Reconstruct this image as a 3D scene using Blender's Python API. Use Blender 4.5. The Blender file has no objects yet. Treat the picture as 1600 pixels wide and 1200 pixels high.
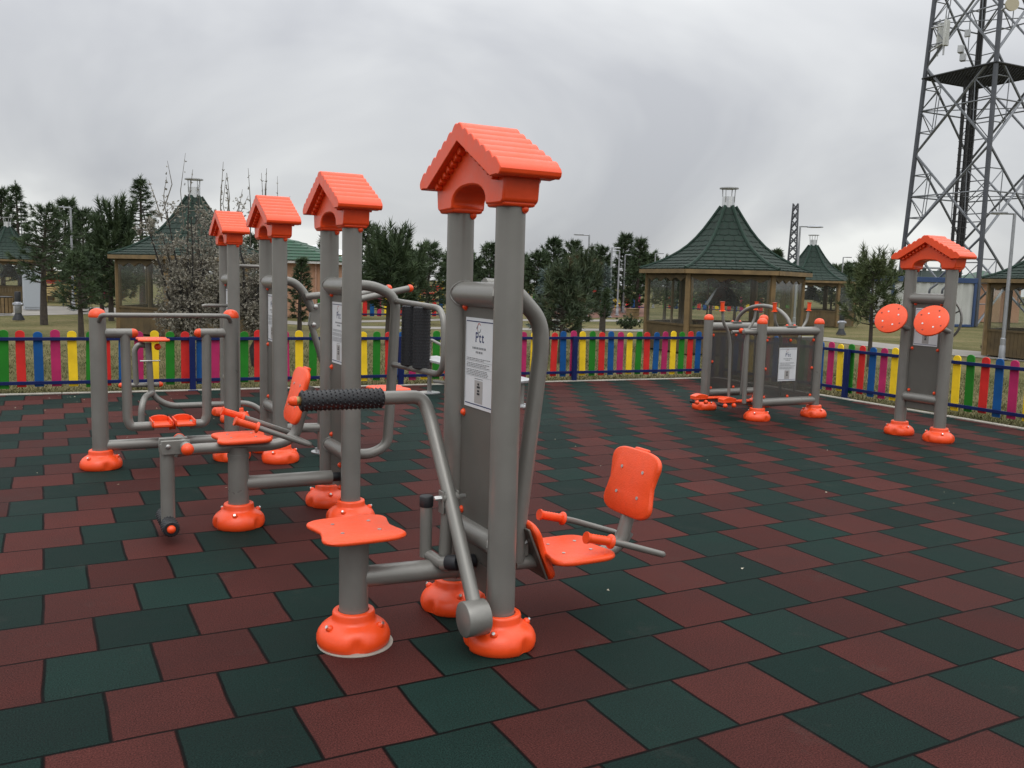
import bpy, bmesh, math, random
import numpy as np
from mathutils import Vector, Matrix
R_ = math.radians
scene = bpy.context.scene
COL = scene.collection

# ------------------------------------------------------------------ camera
F_PX, PITCH, ROLL, YAW, EYE = 1381.56, R_(6.60744), R_(1.5683), R_(27.92), 1.5532
_sa, _ca = math.sin(YAW), math.cos(YAW)
FW = np.array([_sa * math.cos(PITCH), _ca * math.cos(PITCH), -math.sin(PITCH)])
_r0 = np.array([_ca, -_sa, 0.0]); _u0 = np.cross(_r0, FW)
RT = math.cos(ROLL) * _r0 + math.sin(ROLL) * _u0
UP = -math.sin(ROLL) * _r0 + math.cos(ROLL) * _u0
cam_d = bpy.data.cameras.new('camera'); cam = bpy.data.objects.new('camera', cam_d); COL.objects.link(cam)
cam.matrix_world = Matrix(((RT[0], UP[0], -FW[0], 0), (RT[1], UP[1], -FW[1], 0), (RT[2], UP[2], -FW[2], EYE), (0, 0, 0, 1)))
cam_d.sensor_width = 36; cam_d.lens = F_PX / 1600 * 36; cam_d.clip_start = 0.05; cam_d.clip_end = 3000
scene.camera = cam
scene.render.resolution_x, scene.render.resolution_y = 1024, 768

def _ray(x, y): return FW + RT * (x - 800) / F_PX - UP * (y - 600) / F_PX
def hor(x): return 600 - F_PX * ((FW[2] + RT[2] * (x - 800) / F_PX) / -UP[2]) * -1 if False else 600 + F_PX * (FW[2] + RT[2] * (x - 800) / F_PX) / UP[2]
def bg(x, d):
    """ground position that stands in column x at distance d ahead of the viewer"""
    r = _ray(x, hor(x)); k = d / (r[0] * _sa + r[1] * _ca)
    return float(r[0] * k), float(r[1] * k)
def zz(x, y, d): return EYE + (hor(x) - y) / F_PX * d * 1.006
def gz(x, y):
    r = _ray(x, y); t = -EYE / r[2]; return float(r[0] * t), float(r[1] * t)

# ------------------------------------------------------------------ world, sun, exposure
SUN_EL, SUN_AZ = R_(58), R_(205)
w = bpy.data.worlds.new('World'); scene.world = w; w.use_nodes = True
nt = w.node_tree; nt.nodes.clear()
def N(t, typ, **kw):
    n = t.nodes.new(typ)
    for k, v in kw.items(): setattr(n, k, v)
    return n
out = N(nt, 'ShaderNodeOutputWorld'); bgn = N(nt, 'ShaderNodeBackground'); bgn.inputs['Strength'].default_value = 0.1
sky = N(nt, 'ShaderNodeTexSky'); sky.sky_type = 'NISHITA'; sky.sun_disc = False
sky.sun_elevation = SUN_EL; sky.sun_rotation = SUN_AZ
tc = N(nt, 'ShaderNodeTexCoord'); sep = N(nt, 'ShaderNodeSeparateXYZ'); nt.links.new(tc.outputs['Generated'], sep.inputs[0])
def mth(t, op, a, b=None, c=None, clamp=False):
    n = N(t, 'ShaderNodeMath', operation=op, use_clamp=clamp)
    for i, v in enumerate((a, b, c)):
        if v is None: continue
        if isinstance(v, (int, float)): n.inputs[i].default_value = v
        else: t.links.new(v, n.inputs[i])
    return n.outputs[0]
zc = mth(nt, 'ADD', mth(nt, 'MAXIMUM', sep.outputs['Z'], 0.0), 0.58)
cx = mth(nt, 'DIVIDE', sep.outputs['X'], zc); cy = mth(nt, 'DIVIDE', sep.outputs['Y'], zc)
cmb = N(nt, 'ShaderNodeCombineXYZ'); nt.links.new(cx, cmb.inputs[0]); nt.links.new(cy, cmb.inputs[1])
n1 = N(nt, 'ShaderNodeTexNoise'); n1.inputs['Scale'].default_value = 1.9; n1.inputs['Detail'].default_value = 5; n1.inputs['Roughness'].default_value = 0.48; n1.inputs['Distortion'].default_value = 0.5
mp = N(nt, 'ShaderNodeMapping'); mp.inputs['Location'].default_value = (7.3, 2.2, 0.0); nt.links.new(cmb.outputs[0], mp.inputs[0]); nt.links.new(mp.outputs[0], n1.inputs['Vector'])
cr = N(nt, 'ShaderNodeValToRGB'); nt.links.new(n1.outputs['Fac'], cr.inputs[0])
els = cr.color_ramp.elements
els[0].position = 0.33; els[0].color = (4.6, 4.7, 4.95, 1)
els[1].position = 0.64; els[1].color = (8.7, 8.8, 8.6, 1)
e = els.new(0.5); e.color = (6.1, 6.2, 6.3, 1)
# overcast luminance: three times brighter overhead than at the horizon
grad = mth(nt, 'ADD', mth(nt, 'MULTIPLY', mth(nt, 'POWER', mth(nt, 'MAXIMUM', sep.outputs['Z'], 0.0), 1.5), 2.7), 0.96)
vm = N(nt, 'ShaderNodeVectorMath', operation='SCALE'); nt.links.new(cr.outputs[0], vm.inputs[0]); nt.links.new(grad, vm.inputs['Scale'])
mx = N(nt, 'ShaderNodeMix', data_type='RGBA'); mx.inputs['Factor'].default_value = 0.94
nt.links.new(sky.outputs[0], mx.inputs['A']); nt.links.new(vm.outputs[0], mx.inputs['B'])
nt.links.new(mx.outputs['Result'], bgn.inputs['Color']); nt.links.new(bgn.outputs[0], out.inputs[0])
sd = bpy.data.lights.new('sun', 'SUN'); sd.energy = 0.7; sd.angle = R_(35); sd.color = (1.0, 0.97, 0.93)
so = bpy.data.objects.new('sun', sd); COL.objects.link(so)
sdir = Vector((math.sin(SUN_AZ) * math.cos(SUN_EL), math.cos(SUN_AZ) * math.cos(SUN_EL), math.sin(SUN_EL)))
so.rotation_euler = sdir.to_track_quat('Z', 'Y').to_euler(); so.location = (0, 0, 30)
scene.view_settings.view_transform = 'Standard'; scene.view_settings.look = 'None'
scene.view_settings.exposure = 0.06; scene.view_settings.gamma = 1.0
scene.cycles.max_bounces = 6; scene.cycles.transparent_max_bounces = 16

# ------------------------------------------------------------------ materials
MATS = {}
def mat(name, col, rough=0.5, metal=0.0, var=0.0, vscale=8.0, bump=0.0, bscale=60.0, spec=0.5, col2=None, alpha=1.0):
    if name in MATS: return MATS[name]
    m = bpy.data.materials.new(name); m.use_nodes = True; t = m.node_tree
    p = t.nodes['Principled BSDF']; p.inputs['Roughness'].default_value = rough; p.inputs['Metallic'].default_value = metal
    p.inputs['Specular IOR Level'].default_value = spec
    p.inputs['Base Color'].default_value = (*col, 1)
    co = N(t, 'ShaderNodeTexCoord')
    if var > 0 or col2:
        n = N(t, 'ShaderNodeTexNoise'); n.inputs['Scale'].default_value = vscale; n.inputs['Detail'].default_value = 5; n.inputs['Roughness'].default_value = 0.6
        t.links.new(co.outputs['Object'], n.inputs['Vector'])
        r = N(t, 'ShaderNodeValToRGB'); t.links.new(n.outputs['Fac'], r.inputs[0])
        r.color_ramp.elements[0].position = 0.32; r.color_ramp.elements[1].position = 0.68
        c2 = col2 or tuple(c * (1 + var) for c in col); c1 = col if col2 else tuple(c * (1 - var) for c in col)
        r.color_ramp.elements[0].color = (*c1, 1); r.color_ramp.elements[1].color = (*c2, 1)
        t.links.new(r.outputs[0], p.inputs['Base Color'])
        t.links.new(mth(t, 'ADD', mth(t, 'MULTIPLY', n.outputs['Fac'], 0.36), rough - 0.18, clamp=True), p.inputs['Roughness'])
    if bump > 0:
        n = N(t, 'ShaderNodeTexNoise'); n.inputs['Scale'].default_value = bscale; n.inputs['Detail'].default_value = 3
        t.links.new(co.outputs['Object'], n.inputs['Vector'])
        b = N(t, 'ShaderNodeBump'); b.inputs['Strength'].default_value = bump; b.inputs['Distance'].default_value = 0.01
        t.links.new(n.outputs['Fac'], b.inputs['Height']); t.links.new(b.outputs[0], p.inputs['Normal'])
    if alpha < 1: p.inputs['Alpha'].default_value = alpha
    MATS[name] = m; return m

STEEL = mat('hammered_grey_paint', (0.205, 0.199, 0.183), 0.34, 0.3, var=0.05, vscale=6, bump=0.10, bscale=260)
PANEL = mat('panel_grey_paint', (0.118, 0.113, 0.100), 0.5, 0.2, var=0.08, vscale=5, bump=0.05, bscale=200)
MESH_ = mat('fine_mesh_panel', (0.085, 0.083, 0.076), 0.4, 0.2, var=0.08, vscale=4, alpha=0.7)
ORANGE = mat('orange_plastic', (0.80, 0.070, 0.011), 0.36, var=0.06, vscale=14, bump=0.05, bscale=90)
ORANGE_SEAT = mat('orange_seat_plastic', (0.83, 0.076, 0.012), 0.42, var=0.05, vscale=20, bump=0.25, bscale=150)
BLACK = mat('black_rubber', (0.010, 0.011, 0.014), 0.55, var=0.15)
SILVER = mat('zinc_bolt', (0.55, 0.55, 0.54), 0.32, 0.9, var=0.1)
GALV = mat('galvanised_steel', (0.42, 0.43, 0.44), 0.45, 0.6, var=0.15, vscale=3)
WHITE = mat('white_print', (0.60, 0.62, 0.64), 0.4, var=0.03)
NAVY = mat('navy_print', (0.012, 0.022, 0.10), 0.5)
INKGREY = mat('grey_print', (0.18, 0.19, 0.20), 0.5)
INKMID = mat('midgrey_print', (0.33, 0.32, 0.31), 0.5)
REDINK = mat('red_print', (0.42, 0.12, 0.12), 0.5)
RAIL = mat('navy_fence_paint', (0.003, 0.011, 0.075), 0.55, var=0.1, spec=.25)
PICK = [mat('green_paint', (0.016, 0.175, 0.014), 0.6, var=0.12, vscale=5, spec=.22), mat('red_paint', (0.55, 0.024, 0.020), 0.6, var=0.12, vscale=5, spec=.22),
        mat('blue_paint', (0.006, 0.075, 0.245), 0.6, var=0.12, vscale=5, spec=.22), mat('pink_paint', (0.40, 0.022, 0.105), 0.6, var=0.12, vscale=5, spec=.22),
        mat('yellow_paint', (0.80, 0.54, 0.020), 0.6, var=0.12, vscale=5, spec=.22)]
WOOD = mat('green_brown_timber', (0.092, 0.062, 0.026), 0.7, var=0.3, vscale=3.0, bump=0.2, bscale=20)
WOOD_L = mat('honey_timber', (0.165, 0.108, 0.046), 0.65, var=0.25, vscale=4.0, bump=0.2, bscale=20)
SHINGLE = mat('green_shingle', (0.0105, 0.0245, 0.0175), 0.9, var=0.45, vscale=14, bump=0.5, bscale=120)
SHINGLE_CAP = mat('green_ridge_shingle', (0.0095, 0.030, 0.020), 0.85, var=0.25, vscale=14, bump=0.4, bscale=120)
BARK = mat('pine_bark', (0.050, 0.040, 0.032), 0.9, var=0.4, vscale=12, bump=0.6, bscale=40)
DARKBARK = mat('dark_bark', (0.028, 0.026, 0.024), 0.9, var=0.4, vscale=12, bump=0.6, bscale=40)
CONC = mat('pale_concrete', (0.32, 0.30, 0.26), 0.85, var=0.25, vscale=3, bump=0.2, bscale=50)
DARKSTEEL = mat('dark_mast_steel', (0.075, 0.080, 0.092), 0.5, 0.4, var=0.2, vscale=2)
CABLE = mat('black_cable', (0.018, 0.018, 0.020), 0.6, var=0.2)

def glass_mat():
    m = bpy.data.materials.new('clear_window_film'); m.use_nodes = True; t = m.node_tree; t.nodes.clear()
    o = N(t, 'ShaderNodeOutputMaterial'); tr = N(t, 'ShaderNodeBsdfTransparent'); tr.inputs[0].default_value = (0.93, 0.95, 0.94, 1)
    g = N(t, 'ShaderNodeBsdfGlossy'); g.inputs['Roughness'].default_value = 0.08; g.inputs[0].default_value = (0.9, 0.9, 0.9, 1)
    d = N(t, 'ShaderNodeBsdfDiffuse'); d.inputs[0].default_value = (0.3, 0.32, 0.32, 1)
    co = N(t, 'ShaderNodeTexCoord'); n = N(t, 'ShaderNodeTexNoise'); n.inputs['Scale'].default_value = 1.1; n.inputs['Detail'].default_value = 3
    t.links.new(co.outputs['Object'], n.inputs['Vector'])
    b = N(t, 'ShaderNodeBump'); b.inputs['Strength'].default_value = 0.10; b.inputs['Distance'].default_value = 0.02; t.links.new(n.outputs['Fac'], b.inputs['Height']); t.links.new(b.outputs[0], g.inputs['Normal'])
    fr = N(t, 'ShaderNodeLayerWeight'); fr.inputs['Blend'].default_value = 0.5; fac = mth(t, 'POWER', fr.outputs['Facing'], 3.5)
    m1 = N(t, 'ShaderNodeMixShader'); t.links.new(mth(t, 'ADD', mth(t, 'MULTIPLY', fac, 0.55), 0.05), m1.inputs[0]); t.links.new(tr.outputs[0], m1.inputs[1]); t.links.new(g.outputs[0], m1.inputs[2])
    m2 = N(t, 'ShaderNodeMixShader'); t.links.new(mth(t, 'MULTIPLY', n.outputs['Fac'], 0.09), m2.inputs[0]); t.links.new(m1.outputs[0], m2.inputs[1]); t.links.new(d.outputs[0], m2.inputs[2])
    t.links.new(m2.outputs[0], o.inputs[0]); return m
GLASS = glass_mat()

def floor_mat():
    m = bpy.data.materials.new('rubber_tiles'); m.use_nodes = True; t = m.node_tree; p = t.nodes['Principled BSDF']; L = t.links
    co = N(t, 'ShaderNodeTexCoord'); s = N(t, 'ShaderNodeSeparateXYZ')
    # slightly wavy joints: tiles are cut rubber, not machined
    wn = N(t, 'ShaderNodeTexNoise'); wn.inputs['Scale'].default_value = 2.2; wn.inputs['Detail'].default_value = 2; L.new(co.outputs['Object'], wn.inputs['Vector'])
    ws = N(t, 'ShaderNodeVectorMath', operation='SUBTRACT'); L.new(wn.outputs['Color'], ws.inputs[0]); ws.inputs[1].default_value = (0.5, 0.5, 0.5)
    wk = N(t, 'ShaderNodeVectorMath', operation='SCALE'); L.new(ws.outputs[0], wk.inputs[0]); wk.inputs['Scale'].default_value = 0.022
    wa = N(t, 'ShaderNodeVectorMath', operation='ADD'); L.new(wk.outputs[0], wa.inputs[0]); L.new(co.outputs['Object'], wa.inputs[1])
    L.new(wa.outputs[0], s.inputs[0])
    u = mth(t, 'ADD', mth(t, 'DIVIDE', s.outputs['X'], 0.4), -2.8856); v = mth(t, 'ADD', mth(t, 'DIVIDE', s.outputs['Y'], 0.4), -6.6317)
    j = mth(t, 'FLOOR', v); us = mth(t, 'SUBTRACT', u, mth(t, 'MULTIPLY', j, 0.5)); k = mth(t, 'FLOOR', us)
    fu = mth(t, 'SUBTRACT', us, k); fv = mth(t, 'SUBTRACT', v, j)
    par = mth(t, 'FLOORED_MODULO', k, 2.0)   # 0 green, 1 red
    du = mth(t, 'MINIMUM', fu, mth(t, 'SUBTRACT', 1.0, fu)); dv = mth(t, 'MINIMUM', fv, mth(t, 'SUBTRACT', 1.0, fv))
    ed = mth(t, 'MINIMUM', du, dv)
    gap = N(t, 'ShaderNodeMapRange'); gap.interpolation_type = 'SMOOTHSTEP'; L.new(ed, gap.inputs['Value']); gap.inputs['From Min'].default_value = 0.007; gap.inputs['From Max'].default_value = 0.022
    wv = N(t, 'ShaderNodeCombineXYZ'); L.new(j, wv.inputs[0]); L.new(k, wv.inputs[1])
    wh = N(t, 'ShaderNodeTexWhiteNoise'); wh.noise_dimensions = '2D'; L.new(wv.outputs[0], wh.inputs['Vector'])
    gc = N(t, 'ShaderNodeMix', data_type='RGBA'); gc.inputs['A'].default_value = (0.0040, 0.0122, 0.0102, 1); gc.inputs['B'].default_value = (0.0068, 0.0188, 0.0156, 1); L.new(wh.outputs['Value'], gc.inputs['Factor'])
    rc = N(t, 'ShaderNodeMix', data_type='RGBA'); rc.inputs['A'].default_value = (0.0370, 0.0104, 0.0090, 1); rc.inputs['B'].default_value = (0.0580, 0.0165, 0.0140, 1); L.new(wh.outputs['Value'], rc.inputs['Factor'])
    c = N(t, 'ShaderNodeMix', data_type='RGBA'); L.new(par, c.inputs['Factor']); L.new(gc.outputs['Result'], c.inputs['A']); L.new(rc.outputs['Result'], c.inputs['B'])
    # granules
    gr = N(t, 'ShaderNodeTexNoise'); gr.inputs['Scale'].default_value = 170; gr.inputs['Detail'].default_value = 2; gr.inputs['Roughness'].default_value = 0.7; L.new(co.outputs['Object'], gr.inputs['Vector'])
    big = N(t, 'ShaderNodeTexNoise'); big.inputs['Scale'].default_value = 1.3; big.inputs['Detail'].default_value = 6; big.inputs['Roughness'].default_value = 0.65; L.new(co.outputs['Object'], big.inputs['Vector'])
    f1 = N(t, 'ShaderNodeMapRange'); L.new(gr.outputs['Fac'], f1.inputs['Value']); f1.inputs['From Min'].default_value = 0.3; f1.inputs['From Max'].default_value = 0.7; f1.inputs['To Min'].default_value = 0.40; f1.inputs['To Max'].default_value = 1.75
    f2 = N(t, 'ShaderNodeMapRange'); L.new(big.outputs['Fac'], f2.inputs['Value']); f2.inputs['From Min'].default_value = 0.3; f2.inputs['From Max'].default_value = 0.7; f2.inputs['To Min'].default_value = 0.78; f2.inputs['To Max'].default_value = 1.22
    ff = mth(t, 'MULTIPLY', mth(t, 'MULTIPLY', f1.outputs[0], f2.outputs[0]), mth(t, 'ADD', mth(t, 'MULTIPLY', gap.outputs[0], 0.93), 0.07))
    sc = N(t, 'ShaderNodeVectorMath', operation='SCALE'); L.new(c.outputs['Result'], sc.inputs[0]); L.new(ff, sc.inputs['Scale'])
    # pale dust
    du_ = N(t, 'ShaderNodeTexNoise'); du_.inputs['Scale'].default_value = 3.1; du_.inputs['Detail'].default_value = 8; du_.inputs['Roughness'].default_value = 0.75; L.new(co.outputs['Object'], du_.inputs['Vector'])
    dm = N(t, 'ShaderNodeMapRange'); L.new(du_.outputs['Fac'], dm.inputs['Value']); dm.inputs['From Min'].default_value = 0.58; dm.inputs['From Max'].default_value = 0.8; dm.inputs['To Max'].default_value = 0.30
    dc = N(t, 'ShaderNodeMix', data_type='RGBA'); L.new(dm.outputs[0], dc.inputs['Factor']); L.new(sc.outputs[0], dc.inputs['A']); dc.inputs['B'].default_value = (0.06, 0.052, 0.045, 1)
    L.new(dc.outputs['Result'], p.inputs['Base Color'])
    p.inputs['Roughness'].default_value = 0.62; p.inputs['Specular IOR Level'].default_value = 0.07
    rr = mth(t, 'ADD', mth(t, 'MULTIPLY', big.outputs['Fac'], 0.4), 0.50); L.new(rr, p.inputs['Roughness'])
    h = mth(t, 'ADD', mth(t, 'MULTIPLY', gap.outputs[0], 1.0), mth(t, 'MULTIPLY', gr.outputs['Fac'], 0.20))
    h2 = mth(t, 'ADD', h, mth(t, 'MULTIPLY', wh.outputs['Value'], 0.25))
    b = N(t, 'ShaderNodeBump'); b.inputs['Strength'].default_value = 0.6; b.inputs['Distance'].default_value = 0.006; L.new(h2, b.inputs['Height']); L.new(b.outputs[0], p.inputs['Normal'])
    return m

def lawn_mat():
    m = bpy.data.materials.new('winter_lawn'); m.use_nodes = True; t = m.node_tree; p = t.nodes['Principled BSDF']; L = t.links
    co = N(t, 'ShaderNodeTexCoord')
    def noi(s, d, r=0.6):
        n = N(t, 'ShaderNodeTexNoise'); n.inputs['Scale'].default_value = s; n.inputs['Detail'].default_value = d; n.inputs['Roughness'].default_value = r; L.new(co.outputs['Object'], n.inputs['Vector']); return n
    a = noi(0.35, 6); b_ = noi(9, 6, 0.75)
    r = N(t, 'ShaderNodeValToRGB'); L.new(mth(t, 'ADD', mth(t, 'MULTIPLY', a.outputs['Fac'], 0.55), mth(t, 'MULTIPLY', b_.outputs['Fac'], 0.45)), r.inputs[0])
    e = r.color_ramp.elements; e[0].position = 0.36; e[0].color = (0.055, 0.056, 0.020, 1); e[1].position = 0.64; e[1].color = (0.19, 0.150, 0.080, 1)
    q = e.new(0.48); q.color = (0.105, 0.098, 0.040, 1)
    L.new(r.outputs[0], p.inputs['Base Color']); p.inputs['Roughness'].default_value = 0.95; p.inputs['Specular IOR Level'].default_value = 0.1
    b = N(t, 'ShaderNodeBump'); b.inputs['Strength'].default_value = 0.8; b.inputs['Distance'].default_value = 0.06; L.new(b_.outputs['Fac'], b.inputs['Height']); L.new(b.outputs[0], p.inputs['Normal'])
    return m

# ------------------------------------------------------------------ mesh helpers
ORG = {}
class MB:
    def __init__(s): s.v, s.f, s.mi = [], [], []
    def add(s, V, Fs, mi=0):
        o = len(s.v); s.v += [tuple(map(float, p)) for p in V]; s.f += [tuple(i + o for i in f) for f in Fs]; s.mi += [mi] * len(Fs); return s
    def box(s, c, d, rz=0.0, mi=0, axes=None):
        hx, hy, hz = d[0] / 2, d[1] / 2, d[2] / 2
        if axes is None: axes = ((math.cos(rz), math.sin(rz), 0), (-math.sin(rz), math.cos(rz), 0), (0, 0, 1))
        A = [np.array(a, float) for a in axes]; c = np.array(c, float)
        V = [c + A[0] * x * hx + A[1] * y * hy + A[2] * z * hz for z in (-1, 1) for y in (-1, 1) for x in (-1, 1)]
        return s.add(V, [(0, 2, 3, 1), (4, 5, 7, 6), (0, 1, 5, 4), (2, 6, 7, 3), (0, 4, 6, 2), (1, 3, 7, 5)], mi)
    def tube(s, pts, r, n=14, mi=0, cap=True):
        P = [np.array(p, float) for p in pts]; m = len(P)
        rr = r if hasattr(r, '__len__') else [r] * m
        T = []
        for i in range(m):
            a = P[min(i + 1, m - 1)] - P[max(i - 1, 0)]; T.append(a / (np.linalg.norm(a) + 1e-12))
        x = np.cross(T[0], (0, 0, 1.0))
        if np.linalg.norm(x) < 1e-3: x = np.cross(T[0], (1.0, 0, 0))
        x /= np.linalg.norm(x); V = []
        for i in range(m):
            x = x - T[i] * (x @ T[i]); x /= np.linalg.norm(x); y = np.cross(T[i], x)
            for k in range(n):
                a = 2 * math.pi * k / n; V.append(P[i] + rr[i] * (math.cos(a) * x + math.sin(a) * y))
        Fs = [(i * n + k, i * n + (k + 1) % n, (i + 1) * n + (k + 1) % n, (i + 1) * n + k) for i in range(m - 1) for k in range(n)]
        if cap: Fs += [tuple(range(n))[::-1], tuple((m - 1) * n + k for k in range(n))]
        return s.add(V, Fs, mi)
    def rod(s, a, b, r, n=14, mi=0, ch=None):
        """cylinder with slightly chamfered ends"""
        a, b = np.array(a, float), np.array(b, float); l = np.linalg.norm(b - a); d = (b - a) / l; c = min(ch if ch is not None else r * 0.15, l * 0.2)
        return s.tube([a, a + d * c * .5, a + d * c, b - d * c, b - d * c * .5, b], [r - c, r - c * .3, r, r, r - c * .3, r - c], n, mi)
    def lathe(s, c, prof, n=32, mi=0, fn=None):
        V = []
        for r, z in prof:
            for k in range(n):
                a = 2 * math.pi * k / n; q = r + (fn(a, r, z) if fn else 0)
                V.append((c[0] + q * math.cos(a), c[1] + q * math.sin(a), c[2] + z))
        m = len(prof)
        Fs = [(i * n + k, i * n + (k + 1) % n, (i + 1) * n + (k + 1) % n, (i + 1) * n + k) for i in range(m - 1) for k in range(n)]
        Fs += [tuple(range(n))[::-1], tuple((m - 1) * n + k for k in range(n))]
        return s.add(V, Fs, mi)
    def ball(s, c, r, n=12, m=8, mi=0, half=False, ax=None):
        z = np.array(ax if ax is not None else (0, 0, 1), float); z /= np.linalg.norm(z)
        x = np.cross(z, (1, 0, 0)) if abs(z[0]) < .9 else np.cross(z, (0, 1, 0)); x /= np.linalg.norm(x); y = np.cross(z, x); c = np.array(c, float)
        V = []; lo = 0.0 if half else -math.pi / 2 + 0.15
        for i in range(m):
            t = lo + (math.pi / 2 - 0.08 - lo) * i / (m - 1)
            for k in range(n):
                a = 2 * math.pi * k / n; V.append(c + r * (math.cos(t) * (math.cos(a) * x + math.sin(a) * y) + math.sin(t) * z))
        Fs = [(i * n + k, i * n + (k + 1) % n, (i + 1) * n + (k + 1) % n, (i + 1) * n + k) for i in range(m - 1) for k in range(n)]
        Fs += [tuple(range(n))[::-1], tuple((m - 1) * n + k for k in range(n))]
        return s.add(V, Fs, mi)
    def ext(s, poly, o, ax, ay, az, mi=0):
        """polygon (in ax, ay) extruded along az, starting at o"""
        o, ax, ay, az = (np.array(q, float) for q in (o, ax, ay, az)); n = len(poly)
        V = [o + ax * p[0] + ay * p[1] for p in poly] + [o + ax * p[0] + ay * p[1] + az for p in poly]
        if np.dot(np.cross(ax, ay), az) > 0: Fs = [tuple(range(n))[::-1], tuple(range(n, 2 * n))] + [(i, (i + 1) % n, n + (i + 1) % n, n + i) for i in range(n)]
        else: Fs = [tuple(range(n)), tuple(range(n, 2 * n))[::-1]] + [(n + i, n + (i + 1) % n, (i + 1) % n, i) for i in range(n)]
        return s.add(V, Fs, mi)
    def build(s, name, m, parent=None, bevel=0.0, sharp=38, smooth=True):
        o0 = ORG.get(parent.name, (0, 0, 0)) if parent else (0, 0, 0)
        me = bpy.data.meshes.new(name)
        me.from_pydata([(p[0] - o0[0], p[1] - o0[1], p[2] - o0[2]) for p in s.v], [], s.f)
        for q in (m if isinstance(m, (list, tuple)) else [m]): me.materials.append(q)
        me.polygons.foreach_set('material_index', s.mi)
        if smooth:
            me.polygons.foreach_set('use_smooth', [True] * len(me.polygons)); me.set_sharp_from_angle(angle=R_(sharp))
        me.update(); o = bpy.data.objects.new(name, me); COL.objects.link(o)
        if parent: o.parent = parent
        ORG[o.name] = o0
        if bevel:
            b = o.modifiers.new('bevel', 'BEVEL'); b.width = bevel; b.segments = 2; b.limit_method = 'ANGLE'; b.angle_limit = R_(40)
        return o

def fil(pts, rad, seg=6):
    """polyline with rounded corners"""
    P = [np.array(p, float) for p in pts]; O = [P[0]]
    for i in range(1, len(P) - 1):
        a, b, c = P[i - 1], P[i], P[i + 1]; d1 = (a - b); l1 = np.linalg.norm(d1); d2 = (c - b); l2 = np.linalg.norm(d2)
        r = min(rad, l1 * .48, l2 * .48); p0 = b + d1 / l1 * r; p1 = b + d2 / l2 * r
        for k in range(seg + 1):
            t = k / seg; O.append((1 - t) ** 2 * p0 + 2 * t * (1 - t) * b + t * t * p1)
    O.append(P[-1]); return O

def tag(o, label=None, cat=None, group=None, kind=None):
    if label: o['label'] = label
    if cat: o['category'] = cat
    if group: o['group'] = group
    if kind: o['kind'] = kind
    return o
def thing(name, label, cat, loc=(0, 0, 0), group=None):
    o = bpy.data.objects.new(name, None); COL.objects.link(o); o.location = loc; o.empty_display_size = 0.2
    ORG[o.name] = tuple(loc); return tag(o, label, cat, group)

# ------------------------------------------------------------------ ground
def poly_sheet(name, pts, z, m, th=0.0):
    b = MB(); b.ext([(p[0], p[1]) for p in pts], (0, 0, z - th), (1, 0, 0), (0, 1, 0), (0, 0, th)) if th else b.add([(p[0], p[1], z) for p in pts], [tuple(range(len(pts)))])
    o = b.build(name, m, smooth=False); o['kind'] = 'structure'; return o
KL = lambda x: 12.38 - (x + 0.51) * 0.0616          # front kerb line (left run)
CORNER = (10.17, KL(10.17))
poly_sheet('rubber_floor', [(-14, -8), (10.0, -8), (10.05, 6.0), CORNER, (-14, KL(-14))], 0.0, floor_mat(), th=0.03)
poly_sheet('lawn', [(-900, -700), (900, -700), (900, 900), (-900, 900)], -0.028, lawn_mat())
kb = MB()
def kerb_run(a, b, wd, z0, z1, seg=1.0):
    a, b = np.array(a), np.array(b); L = np.linalg.norm(b - a); d = (b - a) / L; n = np.array([-d[1], d[0]]); k = max(1, int(L / seg))
    for i in range(k):
        p, q = a + d * (L * i / k + .004), a + d * (L * (i + 1) / k - .004); c = (p + q) / 2 + n * wd / 2
        kb.box((c[0], c[1], (z0 + z1) / 2), (np.linalg.norm(q - p), wd, z1 - z0), math.atan2(d[1], d[0]))
kerb_run((-14, KL(-14) + .002), (CORNER[0] + .1, CORNER[1] - .004), 0.085, -0.06, 0.012)
kerb_run((CORNER[0] + .002, CORNER[1] - .01), (10.052, 6.0), 0.085, -0.06, 0.014)
kerb_run((10.052, 6.0), (10.002, -8), 0.085, -0.06, 0.013)
kb.build('kerb', CONC, bevel=0.006, smooth=False)['kind'] = 'structure'
PAVE = mat('paving', (0.20, 0.185, 0.165), 0.8, var=0.2, vscale=1.5, bump=0.3, bscale=6)
SOIL = mat('red_soil', (0.115, 0.048, 0.030), 0.95, var=0.35, vscale=2, bump=0.5, bscale=8)
# path that runs behind the lawn, its paved widening on the left, its turn on the right
poly_sheet('path', [gz(-200, 497), gz(180, 489), gz(560, 512), gz(1000, 517), gz(1290, 532), gz(1420, 548), gz(1700, 572),
                    gz(1700, 562), gz(1420, 539), gz(1290, 526), gz(1000, 513.5), gz(560, 508.5), gz(180, 480), gz(-200, 470)], -0.018, PAVE)
poly_sheet('red_soil_bed', [gz(830, 497), gz(940, 496), gz(1010, 494), gz(1010, 474), gz(900, 474), gz(830, 478)], -0.017, SOIL)
poly_sheet('far_path', [gz(560, 503), gz(700, 500), gz(1000, 502), gz(1000, 499), gz(700, 497), gz(560, 500)], -0.0175, PAVE)

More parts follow.
